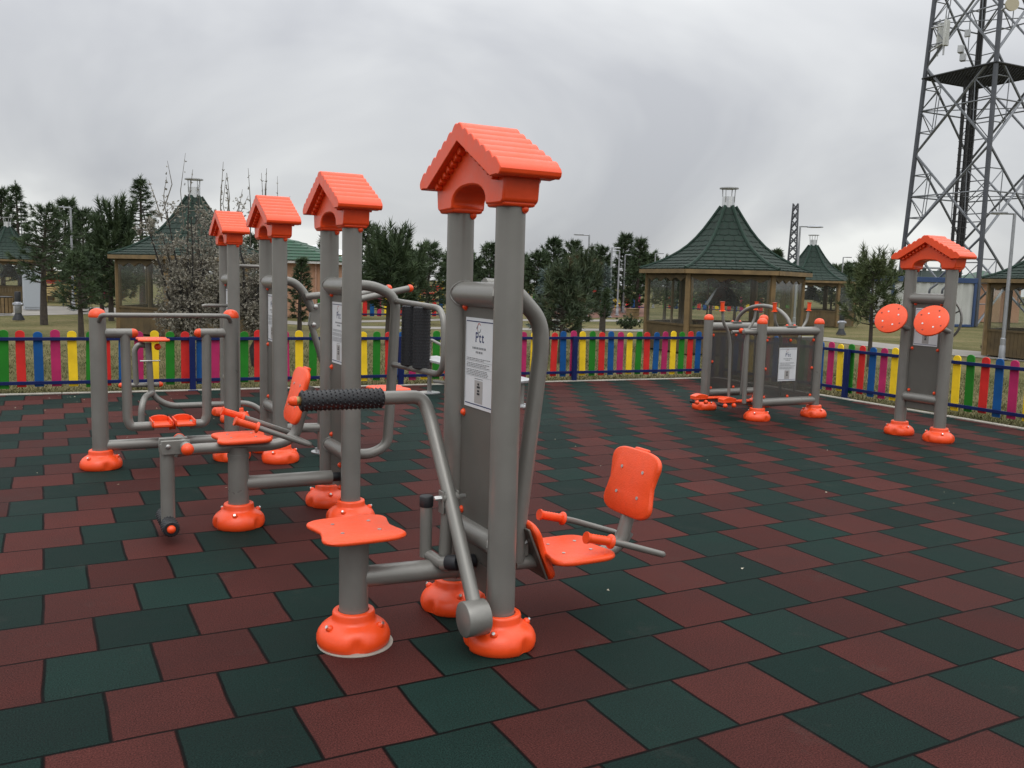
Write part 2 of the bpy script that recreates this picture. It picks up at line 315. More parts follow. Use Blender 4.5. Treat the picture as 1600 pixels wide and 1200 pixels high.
# ------------------------------------------------------------------ fences
def picket(mb, p, d, w_, h0, h1, th, mi=0, n=7):
    pl = [(-w_ / 2, h0), (w_ / 2, h0)] + [(w_ / 2 * math.cos(math.pi * k / n), h1 - w_ / 2 * .8 + w_ / 2 * .8 * math.sin(math.pi * k / n)) for k in range(n + 1)]
    nrm = np.array([-d[1], d[0], 0.0]); mb.ext(pl, np.array([p[0], p[1], 0.0]) - nrm * th / 2, (d[0], d[1], 0), (0, 0, 1), nrm * th, mi)
CN = ['green', 'red', 'blue', 'pink', 'yellow']
rng = random.Random(5)
def near_fence(label, P, D, ss, cols, posts, s0, s1, side, loc):
    P, D = np.array(P, float), np.array(D, float); D /= np.linalg.norm(D); n = np.array([-D[1], D[0]]) * side   # n points to the viewer's side
    t = thing('picket_fence', label, 'fence', (loc[0], loc[1], 0))
    for s, c in zip(ss, cols):
        b = MB(); j = rng.uniform(-.016, .016); k = rng.uniform(-.014, .014); q = P + D * s
        dd = D; picket(b, q, dd, 0.106 + rng.uniform(-.004, .004), 0.075 + k, 0.785 + j, 0.02)
        lean = rng.uniform(-.022, .022)
        b.v = [(x + D[0] * lean * z, y + D[1] * lean * z, z) for x, y, z in b.v]
        b.build('picket', PICK[c], t, bevel=0.003)
    for z in (0.135, 0.685):
        b = MB(); a, e = P + D * s0 + n * .03, P + D * s1 + n * .03; c = (a + e) / 2
        b.box((c[0], c[1], z), (np.linalg.norm(e - a), 0.03, 0.042), math.atan2(D[1], D[0])); b.build('rail', RAIL, t, bevel=0.003)
    for s in posts:
        q = P + D * s + n * .075; b = MB(); b.box((q[0], q[1], 0.35), (0.075, 0.055, 0.73), math.atan2(D[1], D[0]))
        b.box((q[0] + n[0] * .001, q[1] + n[1] * .001, 0.0), (0.13, 0.11, 0.02), math.atan2(D[1], D[0])); b.build('post', RAIL, t, bevel=0.004)
    return t
PL, DL = (-0.514, 12.5), (10.34, -0.6)
iL = list(range(-28, 59)); sL = [0.042 + 0.194 * i - 0.000208 * i * i for i in iL]
near_fence('long picket fence in five colours along the back edge of the rubber floor', PL, DL, sL, [i % 5 for i in iL], [-3.6, -.65, 2.236, 5.11, 7.99, 10.68], -5.6, 10.8, -1, (4.6, 12.2))
PR, DR = (10.35, 9.19), (-0.03, -1)
iR = list(range(-13, 40)); sR = [0.1645 + 0.1935 * i for i in iR]
near_fence('picket fence in five colours on the right edge, running behind the two orange discs', PR, DR, sR, [i % 5 for i in iR], [-2.6, 0.16, 3.04, 5.92], -2.6, 7.9, -1, (10.3, 8.8))
def far_fence(label, a, b, h, sp, z0=0.0):
    a, b = np.array(a, float), np.array(b, float); L = np.linalg.norm(b - a); d = (b - a) / L; t = thing('far_picket_fence', label, 'fence', ((a[0] + b[0]) / 2, (a[1] + b[1]) / 2, z0), 'picket fences far across the park')
    m = MB(); r = MB()
    for i in range(int(L / sp)):
        picket(m, a + d * sp * i, d, sp * .58, z0 + .08, z0 + h + rng.uniform(-.02, .02), .02, i % 5, 4)
    c = (a + b) / 2; n = np.array([d[1], -d[0]])
    if n @ c > 0: n = -n
    for z in (.16, h - .1): r.box((c[0] + n[0] * .03, c[1] + n[1] * .03, z0 + z), (L, .03, .05), math.atan2(d[1], d[0]))
    m.build('pickets', PICK, t, smooth=False); r.build('rails', RAIL, t, smooth=False)
far_fence('short far picket fence seen between the black rollers and the second tower', bg(500, 33), bg(703, 36), .8, .3)
far_fence('distant picket fence beyond the red soil and the pines', bg(735, 50), bg(1012, 56), 1.0, .42)
far_fence('distant picket fence seen through the window of the nearest gazebo', bg(1040, 58), bg(1250, 52), 1.0, .42)
far_fence('distant picket fence at far left beyond the pines and the park bench', bg(70, 47), bg(180, 50), .95, .4)

# ------------------------------------------------------------------ exercise machine parts
PR_ = 0.061
def text_mesh(txt, size):
    cu = bpy.data.curves.new('t', 'FONT'); cu.body = txt; cu.size = size; cu.align_x = 'CENTER'; cu.offset = 0.0007; cu.space_character = 1.22
    o = bpy.data.objects.new('t', cu); COL.objects.link(o); dg = bpy.context.evaluated_depsgraph_get(); dg.update()
    me = bpy.data.meshes.new_from_object(o.evaluated_get(dg)); V = [tuple(v.co) for v in me.vertices]; Fs = [tuple(p.vertices) for p in me.polygons]
    bpy.data.objects.remove(o); bpy.data.meshes.remove(me); return V, Fs
PTT = text_mesh('Ptt', 0.062)
def sign(parent, o, ax, nrm, w_, h_, seed=0):
    """printed instruction sign; o = lower left corner seen from the front, ax = to the right, nrm = to the viewer"""
    o, ax, nrm = np.array(o, float), np.array(ax, float), np.array(nrm, float); up = np.array([0, 0, 1.0]); r = random.Random(seed)
    b = MB(); b.ext([(0, 0), (w_, 0), (w_, h_), (0, h_)], o, ax, up, nrm * .003); s = b.build('info_sign', WHITE, parent)
    g = MB(); k = h_ / .40
    def bar(x0, x1, z0, z1, mi, lift=.0038):
        p = o + nrm * lift; g.add([p + ax * x0 + up * z0, p + ax * x1 + up * z0, p + ax * x1 + up * z1, p + ax * x0 + up * z1], [(0, 1, 2, 3)], mi)
    W = w_
    bar(.008 * k, W - .006 * k, h_ - .018 * k, h_ - .0135 * k, 0); bar(.008 * k, W - .006 * k, .014 * k, .0185 * k, 0)
    bar(.006 * k, .008 * k, .0185 * k, h_ - .018 * k, 1)
    V, Fs = PTT; cx_ = W * .5
    g.add([o + nrm * .0038 + ax * (cx_ + x * k) + up * (h_ - .105 * k + y * k) for x, y, z in V], Fs, 0)
    for i in range(14):                                  # looping bird-like emblem above the name
        t0, t1 = 2 * math.pi * i / 16 + .6, 2 * math.pi * (i + 1) / 16 + .6
        pts = [(cx_ - .006 * k + q * math.cos(t) * k, h_ - .043 * k + q * 1.15 * math.sin(t) * k) for q, t in ((.019, t0), (.019, t1), (.0155, t1), (.0155, t0))]
        g.add([o + nrm * .0038 + ax * a + up * c for a, c in pts], [(0, 1, 2, 3)], 3 if i < 8 else 1)
    g.add([o + nrm * .0038 + ax * (cx_ + a * k) + up * (h_ + c * k) for a, c in ((-.034, -.043), (-.022, -.034), (-.020, -.040), (-.030, -.05))], [(0, 1, 2, 3)], 1)
    for z, x0, x1 in ((.128, .26, .74), (.146, .38, .62)):
        x = x0
        while x < x1: q = r.uniform(.03, .07); bar(W * x, W * min(x + q, x1), h_ - (z + .009) * k, h_ - z * k, 1); x += q + .018
    for z in (.178, .185, .200, .207, .214, .229, .236, .243, .250):
        x = .06; xe = r.uniform(.66, .95)
        while x < xe: q = r.uniform(.025, .08); bar(W * x, W * min(x + q, xe), h_ - (z + .0034) * k, h_ - z * k, 1); x += q + .014
    for z in (.192, .221, .257): bar(W * .05, W * .96, h_ - (z + .001) * k, h_ - z * k, 1)
    bar(W * .36, W * .64, .024 * k, .125 * k, 2); bar(W * .36, W * .64, .131 * k, .134 * k, 1)
    for z, q in ((.105, .06), (.092, .10), (.075, .07), (.062, .09)): bar(W * (.5 - q / 2), W * (.5 + q / 2), z * k, (z + .009) * k, 4, .0046)
    g.build('print', [NAVY, INKGREY, INKMID, REDINK, BLACK], s, smooth=False)
    return s

def foot(parent, x, y, rot=0.0):
    def dent(a, r, z):
        d = 0
        for k in range(3):
            q = (a - rot - k * 2 * math.pi / 3 + math.pi) % (2 * math.pi) - math.pi
            d -= .022 * math.exp(-(q / .16) ** 2) * max(0, min(1, (.075 - z) / .03)) * (1 if z > .004 else .6)
        return d
    b = MB(); b.lathe((x, y, 0), [(.146, 0.001), (.153, .010), (.1565, .026), (.1555, .044), (.149, .062), (.137, .078), (.120, .091), (.104, .100), (.094, .107), (.0905, .116), (.090, .136), (.087, .144), (.081, .147), (.066, .146), (.062, .138)], 54, fn=dent)
    for k in range(3):
        a = rot + math.pi / 3 + k * 2 * math.pi / 3; b.ball((x + .121 * math.cos(a), y + .121 * math.sin(a), .090), .0165, 12, 7, ax=(math.cos(a), math.sin(a), 1.0))
    o = b.build('foot_cover', ORANGE, parent, sharp=50)
    for k in range(3):
        a = rot + math.pi / 3 + k * 2 * math.pi / 3; q = np.array([math.cos(a), math.sin(a), .8]); q /= np.linalg.norm(q); p = np.array([x + .121 * math.cos(a), y + .121 * math.sin(a), .090]) + q * .014
        c = MB(); c.tube([p, p + q * .007], .0075, 6); c.build('bolt', SILVER, o)
    return o

def pole(parent, x, y, h, n=28, r=PR_):
    b = MB(); b.tube([(x, y, .01), (x, y, .14), (x, y, h * .5), (x, y, h)], r, n); return b.build('pole', STEEL, parent)
def obolt(parent, p, ax, r=.0155):
    b = MB(); b.ball(p, r, 12, 7, half=True, ax=ax); p = np.array(p, float); ax = np.array(ax, float) / np.linalg.norm(ax)
    b.tube([p - ax * .004, p + ax * .003], r * 1.12, 14); return b.build('bolt_cap', ORANGE, parent)
def dome(parent, x, y, z, r=.064):
    b = MB(); b.lathe((x, y, z), [(r * .96, -.012), (r, -.006), (r, .004), (r * .97, .016), (r * .88, .030), (r * .70, .045), (r * .42, .054), (r * .12, .0575)], 28); return b.build('dome_cap', ORANGE, parent, sharp=60)

def roof_cap(parent, xc, yc, span=.405, du=.138, z0=1.86, apex=2.205, eave=1.985):
    """small orange gable roof: corrugated slabs, arched body, two collars"""
    b = MB(); top = []; ribs = 7
    def slope(t): return (yc + span * t, apex - (apex - eave) * t)
    hf = []
    for i in range(ribs):
        for q in range(6):
            t = (i + q / 6) / ribs; y, z = slope(t); bump = .0115 * abs(math.sin(math.pi * (q / 6) ** .75)); hf.append((y + bump * .45, z + bump))
    ye, ze = slope(1.0); hf += [(ye + .008, ze - .004), (ye + .014, ze - .018), (ye + .010, ze - .034), (ye - .004, ze - .044), (ye - .026, ze - .040)]
    und = [(yc + (span - .05) * t, apex - .072 - (apex - eave) * t * .93) for t in (.92, .6, .3, 0.0)]
    half = hf + und
    poly = half + [(2 * yc - y, z) for y, z in reversed(half[:-1])][:-1]
    poly = poly[::-1]
    b.ext([(y, z) for y, z in poly], (xc - du, 0, 0), (0, 1, 0), (0, 0, 1), (2 * du, 0, 0))
    # zig-zag trim under the gables
    for sx in (-1, 1):
        for sy in (-1, 1):
            for i in range(7):
                t = .12 + i * .115; y = yc + sy * (span - .05) * t; z = apex - .075 - (apex - eave) * t * .93
                b.box((xc + sx * (du * .70), y, z - .008), (.030, .026, .030), axes=((1, 0, 0), (0, .88, -.47 * sy), (0, .47 * sy, .88)))
    roof = b.build('roof', ORANGE, parent, bevel=0.004, sharp=30)
    bd = MB(); sp = .245; n = 12
    o1 = [(yc - sp - .085, z0 + .012), (yc - sp - .062, z0)]
    arch = [(yc - .168 * math.copysign(abs(math.cos(math.pi * k / n)) ** .85, math.cos(math.pi * k / n)), z0 + .012 + .082 * math.sin(math.pi * k / n) ** .8) for k in range(n + 1)]
    o2 = [(yc + sp + .062, z0), (yc + sp + .085, z0 + .012), (yc + sp + .098, apex - .075 - (apex - eave) * .93 * (sp + .098) / (span - .05) + .03), (yc, apex - .05), (yc - sp - .098, apex - .075 - (apex - eave) * .93 * (sp + .098) / (span - .05) + .03)]
    poly = o1 + [(yc - .170, z0 + .003)] + arch + [(yc + .170, z0 + .003)] + o2
    bd.ext(poly, (xc - .082, 0, 0), (0, 1, 0), (0, 0, 1), (.164, 0, 0)); bd.build('gable_body', ORANGE, parent, bevel=0.012, sharp=40)
    for s in (-1, 1):
        c = MB(); c.box((xc, yc + s * sp, z0 + .006), (.150, .150, .028)); c.build('collar', ORANGE, parent, bevel=0.01)
    return roof

def tower(name, label, xc, v0, seed, poster_w=.29, sp=.49, low=False, dz=0.0):
    yc = v0 + sp / 2; t = thing(name, label, 'exercise machine', (xc, yc, 0), 'outdoor exercise machines')
    for y in (v0, v0 + sp): pole(t, xc, y, 1.88 + dz); foot(t, xc, y, 0.9 + (y - v0))
    roof_cap(t, xc, yc, z0=1.86 + dz, apex=2.205 + dz, eave=2.003 + dz, span=.398)
    for z, r in ((1.492, .056), (.425, .05)):
        b = MB(); b.tube([(xc, v0 + .01, z), (xc, v0 + sp - .01, z)], r, 26); b.tube([(xc - .03, v0 + sp, z), (xc + .03, v0 + sp, z)], r * .98, 20); b.build('crossbar', STEEL, t)
        for yw, sg in ((v0, 1), (v0 + sp, -1)):
            b = MB(); b.tube([(xc + r * 1.03 * math.cos(a), yw + sg * (math.sqrt(max(0, PR_ ** 2 - (r * math.cos(a)) ** 2)) + .002), z + r * 1.03 * math.sin(a)) for a in np.linspace(0, 2 * math.pi, 41)], [.0045 + .0012 * math.sin(k * 2.6) for k in range(41)], 6, cap=False); b.build('weld_bead', STEEL, t)
    b = MB(); b.box((xc, yc, .90), (.012, sp - 2 * PR_ + .006, 1.19)); (b.box((xc, yc, .24), (.012, sp - 2 * PR_ + .006, .125)) if low else None); b.build('back_panel', PANEL, t)
    sign(t, (xc - .0065, yc + poster_w / 2, .99), (0, -1, 0), (-1, 0, 0), poster_w, .40, seed)
    for y in (v0 + PR_ + .028, v0 + sp - PR_ - .028):
        for z in (1.405, .955, .50): obolt(t, (xc - .007, y, z + (.03 if z > 1 else 0)), (-1, 0, 0))
    for y in (v0, v0 + sp): obolt(t, (xc + .036, y - .052, 1.845 + dz), (.55, -.8, .1), .017)
    return t, yc

def seat_plate(parent, c, ax, ay, nz, hw, hl, th=.026, waist=.13, name='seat', pad=None, label=None):
    """waisted plate; ax along the waisted length, ay across"""
    c, ax, ay, nz = (np.array(q, float) for q in (c, ax, ay, nz)); pts = []
    n = 64
    for k in range(n):
        a = 2 * math.pi * k / n; ca, sa = math.cos(a), math.sin(a); e = .46
        x = hl * math.copysign(abs(ca) ** e, ca); y = hw * math.copysign(abs(sa) ** e, sa)
        y *= 1 - waist * (.5 + .5 * math.cos(math.pi * min(1, abs(x) / (hl * .86)))); pts.append((x, y))
    b = MB(); V = []; rings = [(.955, 0.0), (.985, .18), (1.0, .5), (.985, .82), (.95, 1.0)]
    for s, z in rings: V += [c + ax * (p[0] * s) + ay * (p[1] * s) + nz * (z * th) for p in pts]
    m = len(rings); Fs = [(i * n + k, i * n + (k + 1) % n, (i + 1) * n + (k + 1) % n, (i + 1) * n + k) for i in range(m - 1) for k in range(n)]
    flip = np.dot(np.cross(ax, ay), nz) < 0
    Fs += [tuple(range(n))[::-1], tuple((m - 1) * n + k for k in range(n))]
    if flip: Fs = [f[::-1] for f in Fs]
    b.add(V, Fs); o = b.build(name, ORANGE_SEAT, parent, sharp=50)
    if label: o['label'] = label
    for sx in (-1, 1):
        for sy in (-1, 1):
            q = c + ax * sx * hl * .38 + ay * sy * hw * .42 + nz * (th - .001); d = MB(); d.tube([q, q + nz * .0045], .0085, 10); d.build('bolt', SILVER, o)
    return o

def roller(parent, a, b_, r=.037, cap=True, name='foam_roller', capdir=-1, n=16):
    a, b_ = np.array(a, float), np.array(b_, float); L = np.linalg.norm(b_ - a); d = (b_ - a) / L
    x = np.cross(d, (0, 0, 1.0))
    if np.linalg.norm(x) < .1: x = np.cross(d, (1.0, 0, 0))
    x /= np.linalg.norm(x); y = np.cross(d, x); m = MB(); m.rod(a, b_, r, 24, ch=.006); rows = max(3, int(L / .019))
    for i in range(rows):
        s = L * (i + .5) / rows
        for k in range(n):
            t = 2 * math.pi * (k + .5 * (i % 2)) / n; rad = math.cos(t) * x + math.sin(t) * y; tan = np.cross(d, rad); c = a + d * s + rad * (r - .001); w2 = .0062
            m.add([c + (d + tan) * w2 * .7, c + (tan - d) * w2 * .7, c - (d + tan) * w2 * .7, c + (d - tan) * w2 * .7, c + rad * .0065], [(0, 1, 4), (1, 2, 4), (2, 3, 4), (3, 0, 4), (3, 2, 1, 0)])
    o = m.build(name, BLACK, parent, sharp=25)
    return o
def endcap(parent, p, ax, r=.03):
    m = MB(); ax = np.array(ax, float) / np.linalg.norm(ax); p = np.array(p, float); m.tube([p - ax * .012, p, ], r * 1.04, 18); m.ball(p, r, 18, 7, half=True, ax=ax); return m.build('end_cap', ORANGE, parent, sharp=60)
def grip(parent, a, b_, r=.024):
    """orange hand grip with a flared end; a = free end"""
    a, b_ = np.array(a, float), np.array(b_, float); d = b_ - a; n = 18; P = []; Rr = []
    for i in range(n + 1):
        t = i / n; P.append(a + d * t); q = r * (1 + .10 * (i % 2))
        if i <= 1: q = r * 1.35
        if i >= n - 1: q = r * 1.65
        Rr.append(q)
    m = MB(); m.tube(P, Rr, 18); return m.build('hand_grip', ORANGE, parent, sharp=60)
def tubep(parent, name, pts, r, rad=.08, n=16, m=None):
    b = MB(); b.tube(fil(pts, rad), r, n); return b.build(name, m or STEEL, parent)

def backrest(parent, c, lean, hw=.175, hl=.17):
    up = np.array([math.sin(lean), 0, math.cos(lean)]); nz = np.array([-math.cos(lean), 0, math.sin(lean)])
    o = seat_plate(parent, np.array(c, float), up, (0, 1, 0), nz, hw, hl, th=.028, waist=.15, name='backrest')
    b = MB(); q = np.array(c) - nz * .001; b.box(q + up * (hl - .006) - nz * .006, (.03, .10, .03), axes=(nz, (0, 1, 0), up)); b.build('headrest_lug', ORANGE, o, bevel=.008)
    return o

# ---- machine 1 (nearest): chest press lever on the left, swinging leg press on the right
t1, y1 = tower('exercise_machine', 'nearest grey tower with black foam roller lever and seats on both sides', 1.69, 3.24, 1, low=True)
b = MB(); b.tube([(1.13, 3.52, .01), (1.13, 3.52, .475)], .062, 28); b.build('seat_column', STEEL, t1); foot(t1, 1.13, 3.52, 2.4)
b = MB(); b.lathe((1.136, 3.512, 0), [(.160, 0), (.160, .003), (.15, .004)], 40); b.build('base_plate', CONC, t1)
seat_plate(t1, (1.14, 3.53, .479), (0, 1, 0), (1, 0, 0), (0, 0, 1), .19, .19, th=.022, waist=.19)
b = MB(); b.tube([(1.13, 3.52, .285), (1.60, 3.487, .28)], .046, 22); b.tube([(1.585, 3.488, .28), (1.60, 3.487, .28)], .05, 22); b.build('floor_beam', STEEL, t1)
b = MB(); b.tube([(1.60, 3.488, .30), (1.68, 3.488, .30)], .03, 14); b.build('beam_bracket', BLACK, t1)
b = MB(); b.tube(fil([(1.535, 3.49, .30), (1.546, 3.49, .56)], .02), .029, 18); b.build('pivot_post', STEEL, t1)
for dx in (-.045, .045):
    b = MB(); b.box((1.548 + dx * .78, 3.485, .585), (.008, .05, .10)); b.build('pivot_plate', STEEL, t1, bevel=.002)
b = MB(); b.rod((1.475, 3.478, .605), (1.625, 3.478, .605), .011, 8); b.build('pivot_bolt', SILVER, t1)
b = MB(); b.tube([(1.5115, 3.478, .605), (1.5845, 3.478, .605)], .024, 18); b.build('pivot_sleeve', STEEL, t1)
lev = tubep(t1, 'lever_arm', [(1.55, 3.20, .20), (1.55, 3.478, .607), (1.545, 3.70, .92), (1.52, 3.742, 1.018), (1.30, 3.735, 1.020)], .031, .11, 18)
b = MB(); b.rod((.985, 3.733, 1.021), (1.33, 3.735, 1.020), .026, 16); b.build('roller_axle', STEEL, lev)
roller(lev, (.955, 3.733, 1.021), (1.325, 3.735, 1.020), .043)
b = MB(); b.rod((.925, 3.733, 1.021), (.960, 3.733, 1.021), .020, 14); b.build('roller_stub', mat('brass_washer', (.30, .20, .07), .4, .6, var=.1), lev)
endcap(lev, (.925, 3.733, 1.021), (-1, 0, 0), .021)
b = MB(); b.rod((1.485, 3.178, .165), (1.588, 3.178, .165), .074, 40, ch=.004); b.build('counterweight', STEEL, lev)
b = MB(); b.tube(fil([(1.467, 3.545, .575), (1.467, 3.545, .345), (1.467, 3.545, .33)], .02), .027, 18); b.tube([(1.467, 3.556, .345), (1.50, 3.43, .325)], .024, 16); b.tube([(1.50, 3.43, .325), (1.52, 3.40, .33)], .032, 16); b.build('stop_post', STEEL, t1)
b = MB(); b.rod((1.467, 3.545, .555), (1.467, 3.545, .605), .031, 18, ch=.004); b.build('rubber_stop', BLACK, t1)
b = MB(); b.rod((1.512, 3.408, .335), (1.545, 3.36, .345), .034, 18, ch=.003); b.build('rubber_plug', BLACK, t1)
# leg press side
arm = tubep(t1, 'swing_arm', [(1.70, 3.49, 1.528), (1.84, 3.49, 1.522), (1.985, 3.49, 1.38), (1.995, 3.49, 1.25), (1.905, 3.49, .46), (1.90, 3.49, .27)], .038, .15, 20)
tubep(t1, 'seat_tube', [(1.885, 3.49, .262), (2.36, 3.49, .247), (2.475, 3.49, .275), (2.535, 3.49, .48), (2.60, 3.49, .70)], .034, .12, 18)
seat_plate(t1, (2.145, 3.43, .296), (0, 1, 0), (1, 0, 0), (0, 0, 1), .175, .19, th=.027, waist=.19)
b = MB(); b.box((2.14, 3.47, .284), (.20, .12, .02)); b.build('seat_bracket', STEEL, t1, bevel=.003)
backrest(t1, (2.545, 3.49, .585), R_(13),   .205, .166)
for s in (-1, 1):
    y = 3.49 + s * .215
    tubep(t1, 'handle_bar', [(2.15, y, .408), (2.32, y, .365), (2.605, y - s * .01, .268), (2.47, 3.49 + s * .02, .292)], .0155, .045, 12)
    grip(t1, (2.135, y, .412), (2.275, y, .377), .0205)
b = MB(); b.box((2.515, 3.49, .315), (.05, .008, .06), axes=((.8, 0, -.6), (0, 1, 0), (.6, 0, .8))); b.build('gusset', SILVER, t1)
b = MB(); b.box((1.83, 3.49, .335), (.24, .05, .085)); b.build('foot_plate_arm', STEEL, t1, bevel=.006)
fpn = np.array([.92, 0, .39]); fpu = np.array([-.39, 0, .92])
seat_plate(t1, (1.982, 3.53, .312), fpu, (0, 1, 0), fpn, .15, .155, th=.03, waist=.16, name='foot_plate')
b = MB(); b.box(np.array((1.972, 3.53, .312)) - fpn * .004, (.012, .24, .27), axes=(fpn, (0, 1, 0), fpu)); b.build('foot_plate_backing', PANEL, t1, bevel=.004)
for s in (-1, 1):
    b = MB(); q = np.array((1.972, 3.53 + s * .06, .312)) - fpn * .012 + fpu * .06; b.tube([q, q - fpn * .02], .012, 6); b.build('bolt', SILVER, t1)

# ---- machine 2: leg extension seat on the left, back massage rollers on the right
t2, y2 = tower('exercise_machine', 'second tower, with upright black massage rollers right and a backrest seat left', 1.69, 5.345, 2, low=True)
b = MB(); b.tube([(1.03, 5.52, .01), (1.03, 5.52, .50)], .062, 28); b.tube([(1.03, 5.52, .435), (1.03, 5.52, .455)], .066, 28); b.build('seat_column', STEEL, t2); foot(t2, 1.03, 5.52, 1.2)
b = MB(); b.tube([(1.03, 5.52, .265), (1.62, 5.54, .255)], .046, 22); b.build('floor_beam', STEEL, t2)
b = MB(); b.rod((1.61, 5.54, .255), (1.68, 5.54, .255), .03, 12); b.build('beam_bracket', BLACK, t2)
for z in (.33, .18): obolt(t2, (1.68, 5.545, z), (-1, 0, 0))
tubep(t2, 'seat_tube', [(.66, 5.47, .500), (.80, 5.52, .50), (1.24, 5.52, .492), (1.375, 5.52, .53), (1.425, 5.52, .70), (1.475, 5.52, .86)], .034, .12, 18)
seat_plate(t2, (1.06, 5.575, .530), (0, 1, 0), (1, 0, 0), (0, 0, 1), .175, .175, th=.026, waist=.19)
backrest(t2, (1.405, 5.52, .80), R_(14), .178, .18)
for s in (-1, 1):
    y = 5.52 + s * .215
    tubep(t2, 'handle_bar', [(.985, y, .688), (1.12, y, .640), (1.435, y - s * .01, .515), (1.36, 5.52 + s * .02, .545)], .0165, .045, 12); grip(t2, (.970, y, .694), (1.105, y, .646), .0205)
lv = tubep(t2, 'shin_lever', [(.605, 5.40, .562), (.605, 5.40, .10)], .040, .02, 18)
for dy in (-.05, .05):
    b = MB(); b.box((.645, 5.40 + dy, .548), (.16, .010, .085)); b.build('hinge_plate', STEEL, lv, bevel=.02)
b = MB(); b.rod((.605, 5.335, .555), (.605, 5.465, .555), .014, 8); b.build('hinge_bolt', SILVER, lv)
b = MB(); b.rod((.70, 5.26, .548), (.70, 5.62, .548), .033, 18); b.build('peg', STEEL, t2); endcap(t2, (.70, 5.26, .548), (0, -1, 0), .034); endcap(t2, (.70, 5.62, .548), (0, 1, 0), .034)
for a, c in ((5.37, 5.24), (5.43, 5.60)): roller(lv, (.603, a, .095), (.603, c, .095), .045, n=18)
for yy, d in ((5.24, -1), (5.60, 1)): endcap(lv, (.603, yy, .095), (0, d, 0), .024)
tubep(t2, 'roller_arm', [(1.70, 5.56, 1.50), (1.90, 5.56, 1.505), (2.06, 5.56, 1.43), (2.035, 5.56, .85), (2.01, 5.56, .44), (1.90, 5.56, .385), (1.70, 5.56, .40)], .034, .13, 18)
fr = tubep(t2, 'roller_frame', [(2.048, 5.55, 1.405), (2.045, 4.72, 1.385), (2.04, 4.70, 1.0), (2.038, 5.55, .985)], .0185, .13, 14)
for y in (5.26, 5.055): roller(fr, (2.044, y, 1.385), (2.042, y, 1.005), .052, n=20)

# ---- machine 3: lat pull arms on the right
t3, y3 = tower('exercise_machine', 'third tower, with pull-down arms and a low flat seat to its right', 1.715, 7.36, 3)
tubep(t3, 'head_tube', [(1.72, 7.62, 1.52), (1.89, 7.62, 1.50), (1.97, 7.62, 1.43), (2.06, 7.62, 1.26)], .037, .12, 16)
b = MB(); b.ext([(2.045, 1.30), (2.02, 1.13), (2.06, 1.08), (2.10, 1.10), (2.34, 1.31), (2.30, 1.37)], (0, 7.595, 0), (1, 0, 0), (0, 0, 1), (0, .05, 0)); b.build('gusset_plate', STEEL, t3, bevel=.004)
for x, z in ((2.075, 1.29), (2.06, 1.135)):
    b = MB(); b.rod((x, 7.57, z), (x, 7.67, z), .02, 8); b.build('bolt', SILVER, t3)
for y, e in ((7.50, 1.0), (7.95, .93)):
    p1_, p2_ = (2.36, y, 1.345), (2.36 + .55 * e, y, 1.345 + .123 * e)
    b = MB(); b.tube(fil([(2.24, 7.62, 1.318), (2.34, y, 1.34), p2_], .06), .029, 16); b.build('pull_arm', STEEL, t3); endcap(t3, p2_, (.97, 0, .22), .033)
b = MB(); b.rod((1.98, 7.58, 1.375), (2.16, 7.58, 1.395), .03, 16); b.build('peg', STEEL, t3)
b = MB(); b.rod((2.155, 7.58, 1.394), (2.195, 7.58, 1.399), .033, 16); b.build('peg_stop', BLACK, t3)
tubep(t3, 'tie_rod', [(2.05, 7.62, 1.12), (2.20, 7.62, .64)], .028, .02, 14)
b = MB(); b.tube([(2.155, 7.62, 0), (2.155, 7.62, .47)], .05, 20); b.build('seat_post', STEEL, t3)
b = MB(); b.lathe((2.155, 7.62, 0), [(.105, 0), (.105, .010), (.05, .010), (.05, .03)], 24)
for k in range(4):
    a = .6 + k * math.pi / 2; b.tube([(2.155 + .08 * math.cos(a), 7.62 + .08 * math.sin(a), .01), (2.155 + .08 * math.cos(a), 7.62 + .08 * math.sin(a), .03)], .012, 6)
b.build('base_flange', GALV, t3)
b = MB(); b.tube([(1.74, 7.62, .235), (2.13, 7.62, .225)], .04, 18); b.build('floor_beam', STEEL, t3)
tubep(t3, 'seat_tube', [(2.155, 7.62, .46), (2.50, 7.62, .49), (2.78, 7.62, .515)], .032, .1, 16)
seat_plate(t3, (2.76, 7.62, .535), (0, 1, 0), (1, 0, 0), (0, 0, 1), .18, .195, th=.028, waist=.19)

# ---- machine 4: leg curl bench on the left
t4, y4 = tower('exercise_machine', 'farthest and smallest-looking tower, beside the flowering tree', 1.75, 9.56, 4)
tubep(t4, 'side_rod', [(1.75, 9.8, 1.215), (1.50, 9.8, 1.215), (1.47, 9.8, 1.205)], .018, .03, 12); tubep(t4, 'side_rod', [(1.75, 9.8, 1.64), (2.06, 9.8, 1.64), (2.09, 9.8, 1.63)], .018, .03, 12)
tubep(t4, 'bench_frame', [(.915, 9.60, .84), (.935, 9.60, .30), (1.10, 9.60, .185), (1.93, 9.60, .185), (2.10, 9.60, .03)], .031, .16, 16)
tubep(t4, 'bench_foot', [(.94, 9.58, .33), (.86, 9.45, .31), (.82, 9.36, .22), (.81, 9.35, .01)], .031, .10, 16)
seat_plate(t4, (.96, 9.62, .86), (0, 1, 0), (1, 0, 0), (0, 0, 1), .16, .20, th=.024, waist=.19)
tubep(t4, 'leg_lever', [(.925, 9.66, .80), (.83, 9.66, .82), (.79, 9.66, .76), (.80, 9.66, .41)], .028, .06, 14)
b = MB(); b.rod((.66, 9.66, .405), (1.03, 9.66, .405), .024, 14); b.build('peg_bar', STEEL, t4)
endcap(t4, (.66, 9.66, .405), (-1, 0, 0), .027); endcap(t4, (1.03, 9.66, .405), (1, 0, 0), .027)
